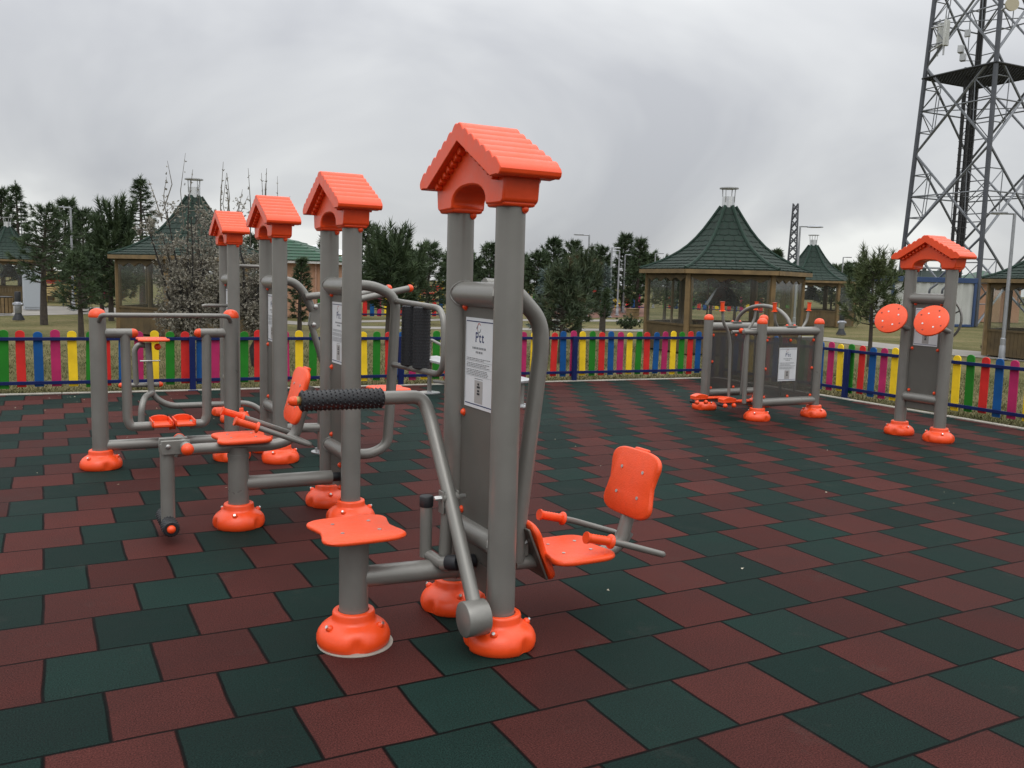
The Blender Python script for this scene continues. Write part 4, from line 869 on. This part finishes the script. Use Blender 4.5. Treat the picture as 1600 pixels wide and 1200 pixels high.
def bare_tree(label, px, d, ytop, ysplit, wpx, seed, nb=15):
    x, y = bg(px, d); s = d / F_PX; h = zz(px, ytop, d); hs = zz(px, ysplit, d); W = wpx * s; rs = np.random.RandomState(seed)
    t = thing('flowering_tree', label, 'tree', (x, y, 0), 'grey budding trees'); c0 = np.array([x, y, 0.0])
    b = MB(); b.tube([c0 + np.array([rs.normal(0, .02), rs.normal(0, .02), z]) for z in np.linspace(-.05, hs, 6)], np.linspace(.075, .055, 6), 10); b.build('trunk', DARKBARK, t)
    lim, tw = MB(), MB(); cen, dr = [], []
    for i in range(nb):
        az = i * 2.4 + rs.uniform(-.3, .3); o = c0 + np.array([0, 0, hs * rs.uniform(.72, 1.0)]); rr = W * rs.uniform(.25, 1.0); H = rs.uniform(.38, .80) * h
        e = np.array([math.cos(az), math.sin(az), 0]); P = []
        for q in np.linspace(0, 1, 7): P.append(o * (1 - q) + (c0 + e * rr * q ** .7 + np.array([0, 0, hs + (H - hs) * q ** 1.2])) * q + rs.normal(0, .035, 3) * (q > 0))
        lim.tube(P, np.linspace(.032, .008, 7), 6, cap=False)
        for k in range(15):
            q = rs.uniform(.12, 1.0); j = min(5, int(q * 6)); f = q * 6 - j; p = P[j] * (1 - f) + P[j + 1] * f
            d2 = np.array([rs.normal(0, .8), rs.normal(0, .8), rs.uniform(-.25, 1.0)]); d2 /= np.linalg.norm(d2); l = rs.uniform(.25, .75) * W * .8
            Q = [p, p + d2 * l * .5 + rs.normal(0, .03, 3), p + d2 * l + np.array([0, 0, l * .25])]; tw.tube(Q, [.009, .006, .003], 4, cap=False)
            for u in np.linspace(.1, 1, 10): cen.append((Q[0] * (1 - u) + Q[1] * u) * (1 - u) + (Q[1] * (1 - u) + Q[2] * u) * u + rs.normal(0, .035, 3)); dr.append(d2)
            for w3 in range(2):
                p3 = Q[1]; d3 = d2 + rs.normal(0, .7, 3); d3 /= np.linalg.norm(d3); l3 = l * rs.uniform(.3, .6); tw.tube([p3, p3 + d3 * l3], [.005, .002], 3, cap=False)
                for u in np.linspace(.1, 1, 6): cen.append(p3 + d3 * l3 * u + rs.normal(0, .03, 3)); dr.append(d3)
    for i in range(7):
        az = rs.uniform(0, 6.28); r0 = W * rs.uniform(.1, .75); p = c0 + np.array([r0 * math.cos(az), r0 * math.sin(az), h * rs.uniform(.60, .78)]); top = c0 + np.array([r0 * 1.1 * math.cos(az) + rs.normal(0, .1), r0 * 1.1 * math.sin(az), h * rs.uniform(.84, 1.0)])
        m_ = (p + top) / 2 + rs.normal(0, .04, 3); tw.tube([p, m_, top], [.011, .008, .003], 4, cap=False)
        for u in np.linspace(0, .9, 7): cen.append(p * (1 - u) + top * u); dr.append(np.array([0, 0, 1.0]))
    lim.build('limbs', DARKBARK, t); tw.build('twigs', TWIG, t, smooth=False); V = tufts(rs, cen, dr, 4, .042, .024, 1.6); tri_mesh('buds', V, LICHEN, t)
bare_tree('grey budding tree with pale lichened twigs hiding the left gazebo, single dark trunk', 290, 14.6, 236, 505, 78, 3, 17)
bare_tree('grey budding tree behind the fourth and third towers, crown over dark pine', 400, 15.2, 268, 500, 64, 8)
bare_tree('third grey budding tree, set back between the first two', 345, 16.5, 275, 498, 58, 11, 12)

def shrub(label, px, py, wpx, hpx, seed, m, name='shrub'):
    x, y = gz(px, py); d = x * _sa + y * _ca; s = d / F_PX; rs = np.random.RandomState(seed); t = thing(name, label, 'shrub', (x, y, 0)); cen, dr = [], []; b = MB()
    for i in range(26):
        az = rs.uniform(0, 6.28); r = wpx * s * math.sqrt(rs.uniform(0, 1)); e = np.array([x + r * math.cos(az), y + r * math.sin(az), hpx * s * rs.uniform(.5, 1.0) * (1 - .4 * (r / (wpx * s)) ** 2)])
        b.tube([(x + .2 * r * math.cos(az), y + .2 * r * math.sin(az), 0), e], [.008, .003], 4, cap=False)
        for u in np.linspace(.25, 1, 7): cen.append(np.array([x, y, 0]) * (1 - u) + e * u + rs.normal(0, .04, 3)); dr.append(np.array([math.cos(az), math.sin(az), 1.0]) / 1.414)
    b.build('stems', TWIG, t, smooth=False); tri_mesh('leaves', tufts(rs, cen, dr, 12, .075, .045, 1.5), m, t)
shrub('low leafy green shrub by the path left of the nearest gazebo', 982, 513, 24, 22, 1, needle_mat('shrub_leaf', (.03, .05, .02), (.07, .095, .045)))
shrub('bare brown brush under the right-hand gazebo by the fence', 1580, 556, 44, 26, 2, needle_mat('dry_brush', (.05, .04, .025), (.10, .085, .055)))

# grass blades on the lawn just beyond the fences
def grass():
    rs = np.random.RandomState(4); n = 90000; V = np.empty((n, 3, 3))
    k1 = int(n * .72); x = rs.uniform(-4, 13.5, k1); y = KL(x) + .10 + 8.5 * rs.uniform(0, 1, k1) ** 1.7
    x2 = 10.27 + 6 * rs.uniform(0, 1, n - k1) ** 1.7; y2 = rs.uniform(5.2, 12.5, n - k1); X = np.r_[x, x2]; Y = np.r_[y, y2]
    h = rs.uniform(.015, .06, n); a = rs.uniform(0, 6.28, n); w_ = rs.uniform(.003, .008, n)
    V[:, 0] = np.c_[X - w_ * np.cos(a), Y - w_ * np.sin(a), np.full(n, -.03)]; V[:, 1] = np.c_[X + w_ * np.cos(a), Y + w_ * np.sin(a), np.full(n, -.03)]; V[:, 2] = np.c_[X + rs.normal(0, .025, n), Y + rs.normal(0, .025, n), h - .03]
    o = thing('dummy', None, None); g = tri_mesh('grass', V.reshape(-1, 3), needle_mat('grass_blade', (.055, .062, .020), (.115, .105, .045), (.21, .17, .095)), o); g.parent = None; bpy.data.objects.remove(o); g['kind'] = 'stuff'
    g['label'] = 'short winter grass growing beyond the fences'; g['category'] = 'grass'
grass()
def litter():
    rs = np.random.RandomState(9); n = 190; V = np.empty((n, 3, 3)); X = rs.uniform(-2.5, 9.5, n); Y = rs.uniform(1.2, 12.0, n)
    m_ = rs.uniform(0, 1, n) < .45; X[m_] = rs.uniform(-1.5, 2.0, m_.sum()); Y[m_] = KL(X[m_]) - 1.6 * rs.uniform(0, 1, m_.sum()) ** 1.5
    s = rs.uniform(.004, .013, n); a = rs.uniform(0, 6.28, n)
    for i, da in enumerate((0, 2.2, 4.1)): V[:, i] = np.c_[X + s * np.cos(a + da), Y + s * .7 * np.sin(a + da), .003 + rs.uniform(0, .008, n)]
    o = thing('dummy', None, None); g = tri_mesh('leaf_litter', V.reshape(-1, 3), mat('dry_leaf', (.30, .25, .15), .8, col2=(.42, .40, .34), vscale=1.5), o); g.parent = None; bpy.data.objects.remove(o); g['kind'] = 'stuff'
    g['label'] = 'tiny dry leaf and paper specks scattered on the rubber floor'; g['category'] = 'litter'
litter()

# ------------------------------------------------------------------ lamp posts
LAMPM = mat('lamp_grey', (.30, .31, .33), .45, .4, var=.1)
def lamp(label, px, d, ytop, arm_px, style='flat', ybase=None):
    x, y = bg(px, d); h = zz(px, ytop, d); s = d / F_PX; t = thing('street_lamp', label, 'street lamp', (x, y, 0), 'park street lamps')
    b = MB(); b.tube([(x, y, -.02), (x, y, .5), (x, y, .52), (x, y, h)], [.062, .062, .045, .036], 12); b.build('pole', LAMPM, t)
    b = MB(); b.lathe((x, y, 0), [(.14, 0), (.14, .02), (.075, .03), (.07, .32), (.06, .34)], 14); b.build('pole_base', LAMPM, t)
    dx = np.array([_ca, -_sa, 0]) * (1 if arm_px > 0 else -1); L = abs(arm_px) * s; e = np.array([x, y, h]) + dx * L
    b = MB(); b.tube(fil([(x, y, h - .06), (x, y, h - .005), np.array([x, y, h - .005]) + dx * L * .5], .05), .028, 10); b.build('lamp_arm', LAMPM, t)
    c = np.array([x, y, h]) + dx * L * .68; n2 = np.array([-dx[1], dx[0], 0]); b = MB()
    if style == 'flat': b.box(c + np.array([0, 0, .005]), (L * .62, .17, .05), axes=(dx, n2, (0, 0, 1)))
    else:
        b.ball(c, L * .36, 18, 7, half=True); b.v = [(p[0], p[1], h - .03 + (p[2] - h) * .32) for p in b.v]
    hd = b.build('lamp_head', LAMPM, t, bevel=.012 if style == 'flat' else 0)
    b = MB(); b.box(c + np.array([0, 0, -.034 if style != 'flat' else -.024]), (L * .45, .12, .012), axes=(dx, n2, (0, 0, 1))); b.build('lens', mat('frosted_lens', (.55, .56, .56), .4), hd)
lamp('lamp post with long flat head among the left pines', 113, 34, 327, -30, 'flat')
lamp('square-armed lamp post standing tallest in front of the pine row', 918, 40, 369, -24, 'flat')
lamp('lamp post with bare-looking pole leftmost in the rounded-head row', 954, 42, 388, 13, 'dome')
lamp('lamp post with rounded head in the middle of the lamp row', 966, 45, 393, -13, 'dome')
lamp('lamp post with rounded head pointing right in the lamp row', 975, 50, 399, 15, 'dome')
lamp('small far lamp post rising over the left eave of the nearest gazebo', 1022, 62, 397, 13, 'flat')
lamp('rounded-head lamp post between the nearest gazebo and the second gazebo', 1244, 33, 356, 34, 'dome')
lamp('thin far lamp post right of the second gazebo roof', 1314, 60, 403, 13, 'flat')
lamp('white lamp post rising in front of the cut-off right gazebo', 1574, 21.5, 337, -36, 'flat')
lamp('far lamp post hidden to its head behind the left pines', 36, 52, 322, 14, 'dome')
lamp('short far lamp post left of the square-armed one, in the pine row', 900, 62, 402, 10, 'dome')

# ------------------------------------------------------------------ lattice masts, container, house
def bar(b, p, q, r): b.tube([p, q], r, 5, cap=False)
def lattice(label, px, d, half0, ztop, half_top, tilt, seed, levels, leg_r, br_r, platform=None, gear=False):
    x, y = bg(px, d); t = thing('lattice_mast', label, 'mast', (x, y, 0), None); c = np.array([x, y, 0.0]); vx = np.array([_ca, -_sa, 0]); vy = np.array([_sa, _ca, 0])
    def corner(k, z):
        f = z / ztop; h = half0 + (half_top - half0) * f; a = tilt + k * math.pi / 2; return c + (vx * math.cos(a) + vy * math.sin(a)) * h + np.array([0, 0, z])
    zs = np.linspace(0, ztop, levels + 1)
    for k in range(4):
        b = MB(); b.tube([corner(k, z) for z in zs], leg_r, 8); b.build('mast_leg', DARKSTEEL, t)
    b = MB()
    for k in range(4):
        for i in range(levels):
            A, B, C2, D2 = corner(k, zs[i]), corner(k + 1, zs[i]), corner(k, zs[i + 1]), corner(k + 1, zs[i + 1]); bar(b, A, D2, br_r * 1.25); bar(b, B, C2, br_r * 1.25)
            M1, M2 = (A + C2) / 2, (B + D2) / 2; X = (A + B + C2 + D2) / 4; bar(b, M1, M2, br_r * .8)
            if gear:
                for f in (.25, .75):
                    l0 = A * (1 - f) + C2 * f; l1 = B * (1 - f) + D2 * f; g = f if f < .5 else 1 - f; e0 = A * (1 - g) + D2 * g if f < .5 else C2 * (1 - g) + B * g; e1 = B * (1 - g) + C2 * g if f < .5 else D2 * (1 - g) + A * g
                    bar(b, l0, e0, br_r * .6); bar(b, l1, e1, br_r * .6); bar(b, M1, e0, br_r * .55); bar(b, M2, e1, br_r * .55); bar(b, e0, (M1 + X) / 2, br_r * .5); bar(b, e1, (M2 + X) / 2, br_r * .5)
                bar(b, M1, (corner(k + 1, 0) * 0 + (corner(k + 2, (zs[i] + zs[i + 1]) / 2))), br_r * .5)
    b.build('bracing', DARKSTEEL if not gear else mat('galv_brace', (.16, .17, .185), .5, .5, var=.2), t, smooth=False)
    return t, corner, c, vx, vy
mt, corner, mc, vx, vy = lattice('tall dark lattice telecom mast at the right edge with platform and antennas', 1511, 46, 3.35, 26.0, 2.2, R_(-19), 1, 6, .115, .050, gear=True)
zp = zz(1520, 134, 46)
b = MB(); h_ = 2.95
for i in range(22):
    q = -h_ * .70 + 1.4 * h_ * i / 21
    for ax, ay in ((vx, vy), (vy, vx)):
        a45 = lambda p, s: mc + (ax * p + ay * s) * 1.0 + np.array([0, 0, zp])
        rot = lambda v: mc + np.array([0, 0, zp]) + (vx * (v[0] * math.cos(R_(26)) - v[1] * math.sin(R_(26))) + vy * (v[0] * math.sin(R_(26)) + v[1] * math.cos(R_(26))))
        A, B = (rot((q, -h_ * .7)), rot((q, h_ * .7))) if ax is vx else (rot((-h_ * .7, q)), rot((h_ * .7, q)))
        b.tube([A, B], .06 if i in (0, 21) else .032, 4)
b.build('platform', mat('mast_grating', (.03, .032, .036), .7, .3), mt, smooth=False)
ld = MB(); lx = mc + vx * (-.75)
for s in (-.14, .14): ld.tube([lx + vy * .2 + vx * s, lx + vy * .2 + vx * s + np.array([0, 0, zp])], .09, 6)
for i in range(40): ld.tube([lx + vx * -.35 + np.array([0, 0, i * .33 + .3]), lx + vx * .45 + np.array([0, 0, i * .33 + .3])], .018, 5)
ld.build('cable_ladder', CABLE, mt, smooth=False)
ld = MB(); q0, q1 = corner(1, 0) - vy * .35 - vx * .25, corner(1, 26) - vy * .3 - vx * .2
for s in (-.1, .0, .1): ld.tube([q0 + vx * s, q1 + vx * s], .055, 6)
ld.build('cable_run', CABLE, mt, smooth=False)
ANT = mat('antenna_white', (.48, .49, .47), .5, var=.1)
def antenna(parent, px, py0, py1, d, wpx, off=0.0):
    x, y = bg(px, d); z0, z1 = zz(px, py1, d), zz(px, py0, d); s = d / F_PX
    b = MB(); b.box((x, y, (z0 + z1) / 2), (wpx * s, .16, z1 - z0), -YAW + off); a = b.build('panel_antenna', ANT, parent, bevel=.03)
    b = MB(); b.tube([(x + .16 * vy[0], y + .16 * vy[1], z0 - .4), (x + .16 * vy[0], y + .16 * vy[1], z1 + .25)], .045, 8)
    k = corner(2, (z0 + z1) / 2); b.tube([(x + .16 * vy[0], y + .16 * vy[1], z0 + .2), tuple(k + np.array([0, 0, -.6]))], .04, 6); b.tube([(x + .16 * vy[0], y + .16 * vy[1], z1 - .2), tuple(k + np.array([0, 0, .6]))], .04, 6); b.build('antenna_mount', GALV, a)
antenna(mt, 1437, 58, 92, 46.5, 9); antenna(mt, 1446, 53, 90, 45.5, 9, .5)
def dish(parent, px, py, d, rpx):
    x, y = bg(px, d); z = zz(px, py, d); s = d / F_PX; b = MB(); n = -vy
    b.tube([np.array((x, y, z)), np.array((x, y, z)) + vy * .12, np.array((x, y, z)) + vy * .2], [rpx * s, rpx * s * .95, rpx * s * .4], 24); o = b.build('dish', mat('dish_cream', (.40, .36, .26), .5), parent)
    b = MB(); b.rod(np.array((x, y, z)) + vy * .18, np.array((x, y, z)) + vy * .9, .05, 8); b.build('dish_arm', GALV, o)
dish(mt, 1542, 30, 42.2, 10); dish(mt, 1456, 4, 45, 7)
for px, py, w_ in ((1470, 95, 10), (1474, 107, 9), (1478, 72, 5)):
    x, y = bg(px, 45.3); b = MB(); b.box((x, y, zz(px, py, 45.3)), (w_ * .033, .25, .35), .4); b.build('radio_unit', GALV, mt, bevel=.02)
b = MB(); p = corner(2, zp - .4); b.tube([p, p + np.array([0, 0, .5])], .05, 6)
lattice('small far lattice mast above the right eave of the nearest gazebo', 1235, 120, .95, zz(1235, 322, 120), .45, R_(20), 2, 12, .06, .05)
# equipment container below the mast
CORR = mat('cream_cladding', (.40, .41, .39), .55, var=.1, vscale=1); BLUE = mat('blue_trim', (.022, .050, .13), .5, var=.1)
cxx, cyy = bg(1441, 43.5); tcn = thing('equipment_container', 'white corrugated container with blue trim behind the disc machine', 'container', (cxx, cyy, 0))
b = MB(); L, W, Hh = 3.9, 2.4, zz(1447, 441, 43.5); c = np.array([cxx, cyy, 0.0])
for sgn, (e1, l1, e2, l2) in ((1, (vx, L, vy, W)), (-1, (vx, L, vy, W)), (1, (vy, W, vx, L)), (-1, (vy, W, vx, L))):
    n = int(l1 / .1); pts = []
    for i in range(n + 1): pts.append((-l1 / 2 + l1 * i / n, .02 if (i // 2) % 2 else -.02))
    base = c + e2 * sgn * l2 / 2
    V = [base + e1 * p[0] + e2 * p[1] + np.array([0, 0, z]) for p in pts for z in (.1, Hh)]; b.add(V, [(2 * i, 2 * i + 2, 2 * i + 3, 2 * i + 1) for i in range(n)])
b.build('cladding', CORR, tcn, smooth=False)
b = MB(); b.box((cxx, cyy, Hh + .10), (L + .15, W + .15, .24), -YAW); b.box((cxx, cyy, .05), (L + .1, W + .1, .12), -YAW)
for sx in (-1, 1):
    for sy in (-1, 1): p = c + vx * sx * L / 2 + vy * sy * W / 2; b.box((p[0], p[1], Hh / 2), (.12, .12, Hh), -YAW)
b.build('trim', BLUE, tcn, bevel=.01)
xx, yy = bg(1455, 46.5); tg = thing('rooftop_unit', 'white-framed dark air unit standing above the blue-trimmed container', 'air unit', (xx, yy, 2.6))
b = MB(); b.box((xx, yy, 1.35), (1.7, 1.0, 2.7), -YAW); b.build('unit_body', mat('grey_green_unit', (.10, .13, .12), .6), tg, bevel=.02); b = MB()
for z in (2.85, 3.25): b.box((xx, yy, z), (2.6, 1.2, .07), -YAW)
for s in (-1.2, -.4, .4, 1.2): b.box((xx + vx[0] * s, yy + vx[1] * s, 2.95), (.07, .07, .7), -YAW)
b.build('unit_frame', mat('white_frame', (.5, .51, .52), .5), tg)
for px in (1452, 1472):   # bent vent pipes in front of the container
    x, y = bg(px, 41.5); t = thing('vent_pipe', 'bent grey pipe against the white container, %s of two' % ('left' if px < 1460 else 'right'), 'pipe', (x, y, 0)); tubep(t, 'pipe', [(x, y, 0), (x, y, zz(px, 452, 41.5)), (x + vx[0] * .35, y + vx[1] * .35, zz(px, 443, 41.5))], .05, .1, 8, DARKSTEEL)
# pink house
PINK = mat('salmon_render', (.42, .235, .15), .9, var=.08, vscale=1.5, bump=.1, bscale=30); TILE = mat('green_roof_tile', (.012, .060, .030), .55, var=.3, vscale=6, bump=.5, bscale=9)
hx, hy = bg(478, 35); th = thing('pink_house', 'salmon-pink house with green tiled roof behind the third and second towers', 'house', (hx, hy, 0)); hz = zz(478, 409, 35); e1, e2 = vx, vy
c = np.array([hx, hy, 0.0]); b = MB(); b.box((hx, hy, hz / 2), (2.7, 4.0, hz), -YAW); b.build('wall', PINK, th)
b = MB(); rt = zz(470, 378, 36)
ev = [c + e1 * sx * 1.62 + e2 * sy * 2.3 + np.array([0, 0, hz + .02]) for sx, sy in ((-1, -1), (1, -1), (1, 1), (-1, 1))]; rg_ = [c + e1 * -.5 + e2 * -.8 + np.array([0, 0, rt]), c + e1 * -.5 + e2 * .8 + np.array([0, 0, rt])]
b.add(ev + rg_, [(0, 1, 4), (1, 2, 5, 4), (2, 3, 5), (3, 0, 4, 5), (3, 2, 1, 0)])
for i in range(7):   # tile courses
    f0 = i / 7; A = ev[0] * (1 - f0) + rg_[0] * f0; B = ev[1] * (1 - f0) + rg_[0] * f0; b.tube([A, B], .035, 5, cap=False); A, B = ev[1] * (1 - f0) + rg_[0] * f0, ev[2] * (1 - f0) + rg_[1] * f0; b.tube([A, B], .035, 5, cap=False)
rf = b.build('roof', TILE, th, smooth=False); b = MB(); b.box((hx, hy, hz - .05), (3.22, 4.58, .11), -YAW); b.build('gutter', mat('white_gutter', (.55, .54, .52), .5), rf)
p = c + e1 * 1.25 - e2 * 2.03; b = MB(); b.box((p[0], p[1], 1.2), (.30, .05, 2.0), -YAW); wn = b.build('window', mat('dark_pane', (.03, .035, .035), .15), th); b = MB()
for s in (-1, 1): b.box((p[0] + e1[0] * s * .17 - e2[0] * .03, p[1] + e1[1] * s * .17 - e2[1] * .03, 1.2), (.05, .06, 2.05), -YAW)
b.build('window_frame', mat('brown_frame', (.13, .06, .025), .6), wn); p = c + e1 * .85 - e2 * 2.05; b = MB(); b.tube([(p[0], p[1], 0), (p[0], p[1], hz - .08)], .035, 8); b.build('downpipe', mat('pink_pipe', (.40, .24, .17), .6), th)
wx, wy = bg(500, 62); twt = thing('white_tent', 'white tent roof peeking above the pink house', 'tent', (wx, wy, 0)); b = MB(); ztp = zz(500, 382, 62)
b.add([(wx - 2.2, wy - 2, ztp - .75), (wx + 2.2, wy - 2, ztp - .75), (wx + 2.2, wy + 2, ztp - .75), (wx - 2.2, wy + 2, ztp - .75), (wx, wy, ztp)], [(0, 1, 4), (1, 2, 4), (2, 3, 4), (3, 0, 4), (3, 2, 1, 0)]); b.build('canopy', mat('tent_white', (.75, .77, .8), .6), twt, smooth=False); b = MB()
for sx in (-2, 2):
    for sy in (-1.8, 1.8): b.tube([(wx + sx, wy + sy, 0), (wx + sx, wy + sy, ztp - .75)], .05, 8)
b.build('tent_poles', GALV, twt)

# ------------------------------------------------------------------ small park furniture
def hydrant(label, px, py, ytop):
    x, y = gz(px, py); d = x * _sa + y * _ca; h = zz(px, ytop, d); t = thing('fire_hydrant', label, 'hydrant', (x, y, 0), 'grey hydrants with black caps'); SV = mat('hydrant_silver', (.30, .31, .34), .4, .5, var=.15)
    b = MB(); b.lathe((x, y, 0), [(.17, 0), (.16, .05), (.10, .16), (.085, .22)], 16); b.build('hydrant_base', BLACK, t); b = MB(); b.lathe((x, y, 0), [(.085, .2), (.10, .22), (.10, h * .5), (.115, h * .52), (.115, h * .60), (.09, h * .64)], 16)
    for s in (-1, 1): b.rod((x, y, h * .55), (x + s * .15 * _ca, y - s * .15 * _sa, h * .55), .05, 10)
    b.build('body', SV, t); b = MB(); b.lathe((x, y, 0), [(.085, h * .64), (.085, h * .97), (.07, h)], 16); b.build('cap', BLACK, t)
hydrant('grey hydrant with black cap on the paving at far left', 29, 500, 455); hydrant('grey hydrant with black cap left of the young olive pine', 1314, 523, 488)
def bin_(label, px, py, wpx, ytop, m):
    x, y = gz(px, py); d = x * _sa + y * _ca; h = zz(px, ytop, d); r = wpx * d / F_PX; t = thing('litter_bin', label, 'litter bin', (x, y, 0)); b = MB()
    for k in range(14): a = k * 2 * math.pi / 14; b.box((x + r * math.cos(a), y + r * math.sin(a), h * .52), (.025, r * .36, h * .86), a)
    b.build('slats', m, t); b = MB(); b.lathe((x, y, 0), [(r * .9, .03), (r * .9, h * .9)], 14); b.build('liner', BLACK, t); b = MB(); b.lathe((x, y, 0), [(r * 1.1, h * .93), (r * 1.1, h * .97), (r * .4, h)], 14); b.build('rim', BLACK, t)
bin_('timber-slatted litter bin at the extreme left edge', 8, 491, 11, 462, WOOD_L)
x, y = gz(988, 500); t = thing('timber_box', 'small pale timber box on the red soil left of the nearest gazebo', 'box', (x, y, 0)); b = MB()
for z in (.09, .25, .41): b.box((x, y, z), (.42, .42, .145), .2)
b.build('slats', WOOD_L, t, bevel=.01); b = MB(); b.box((x, y, .50), (.47, .47, .035), .2); b.build('lid', WOOD_L, t, bevel=.008)
x, y = gz(52, 484); t = thing('utility_cabinet', 'pale grey utility cabinet behind the leaning pine trunk', 'cabinet', (x, y, 0)); b = MB(); b.box((x, y, .72), (.62, .35, 1.42), .2); b.build('cabinet_body', mat('cabinet_grey', (.33, .36, .39), .5, var=.05), t, bevel=.015)
b = MB(); b.box((x - .02, y - .19, .72), (.54, .02, 1.25), .2); b.build('door', mat('cabinet_door', (.36, .39, .42), .5), t, bevel=.008); b = MB(); b.box((x, y, 1.46), (.70, .42, .05), .2); b.build('lid', mat('cabinet_grey', (.33, .36, .39)), t, bevel=.01)
x, y = gz(79, 478); t = thing('park_bench', 'slatted park bench with black frame beside the leaning pine trunk', 'bench', (x, y, 0)); a = R_(-40); ex, ey = np.array([math.cos(a), math.sin(a), 0]), np.array([-math.sin(a), math.cos(a), 0]); c = np.array([x, y, 0.0])
b = MB()
for i in range(4): b.box(c + ey * (.05 + i * .1) + np.array([0, 0, .45]), (1.4, .085, .035), a)
b.build('seat', mat('bench_slat', (.36, .27, .12), .6, var=.2), t)
b = MB()
for i in range(4): b.box(c + ey * (.45 + i * .03) + np.array([0, 0, .55 + i * .11]), (1.4, .03, .09), a)
b.build('backrest', mat('bench_slat', (.36, .27, .12)), t); 
for s in (-.6, .6):
    b = MB(); p = c + ex * s; b.tube([p + ey * .02, p + ey * .06 + np.array([0, 0, .43]), p + ey * .42 + np.array([0, 0, .43]), p + ey * .56 + np.array([0, 0, .95])], .025, 6); b.tube([p + ey * .42 + np.array([0, 0, .43]), p + ey * .5], .025, 6); b.build('bench_frame', BLACK, t)
fx, fy = bg(1532, 52); tf = thing('far_house', 'low pinkish building with green roof between mast and cut-off gazebo', 'house', (fx, fy, 0)); fz = zz(1532, 443, 52)
b = MB(); b.box((fx, fy, fz / 2), (3.0, 3.0, fz), -YAW); b.build('wall', PINK, tf); b = MB(); e_ = [np.array([fx, fy, fz + .01]) + vx * sx * 1.8 + vy * sy * 1.8 for sx, sy in ((-1, -1), (1, -1), (1, 1), (-1, 1))]
b.add(e_ + [np.array([fx, fy, fz + .75])], [(0, 1, 4), (1, 2, 4), (2, 3, 4), (3, 0, 4), (3, 2, 1, 0)]); b.build('roof', TILE, tf, smooth=False)
# far play equipment glimpsed through the trees
def play(label, px, d, cols):
    x, y = bg(px, d); t = thing('climbing_frame', label, 'play equipment', (x, y, 0)); b = MB()
    for s in (-.6, .6):
        for q in (-.5, .5): b.tube([(x + s, y + q, 0), (x + s, y + q, 1.45)], .06, 8)
    b.build('posts', PICK[cols[0]], t); b = MB(); b.box((x, y, .85), (1.3, 1.1, .08)); b.box((x, y - .54, 1.1), (1.1, .04, .3)); b.build('deck', PICK[cols[1]], t); b = MB(); b.ext([(0, .8), (1.5, .1), (1.7, .1), (1.7, .16), (1.52, .17), (0, .9)], (x + .6, y - .25, 0), (1, 0, 0), (0, 0, 1), (0, .5, 0)); b.build('slide', PICK[cols[3]], t)
play('yellow-posted climbing frame glimpsed behind the park bench at left', 92, 43, (4, 1, 1, 1)); play('orange and yellow climbing frame glimpsed behind the black rollers', 668, 44, (4, 1, 1, 3)); play('red and green climbing frame glimpsed beyond the lamp row', 930, 58, (0, 1, 1, 4))
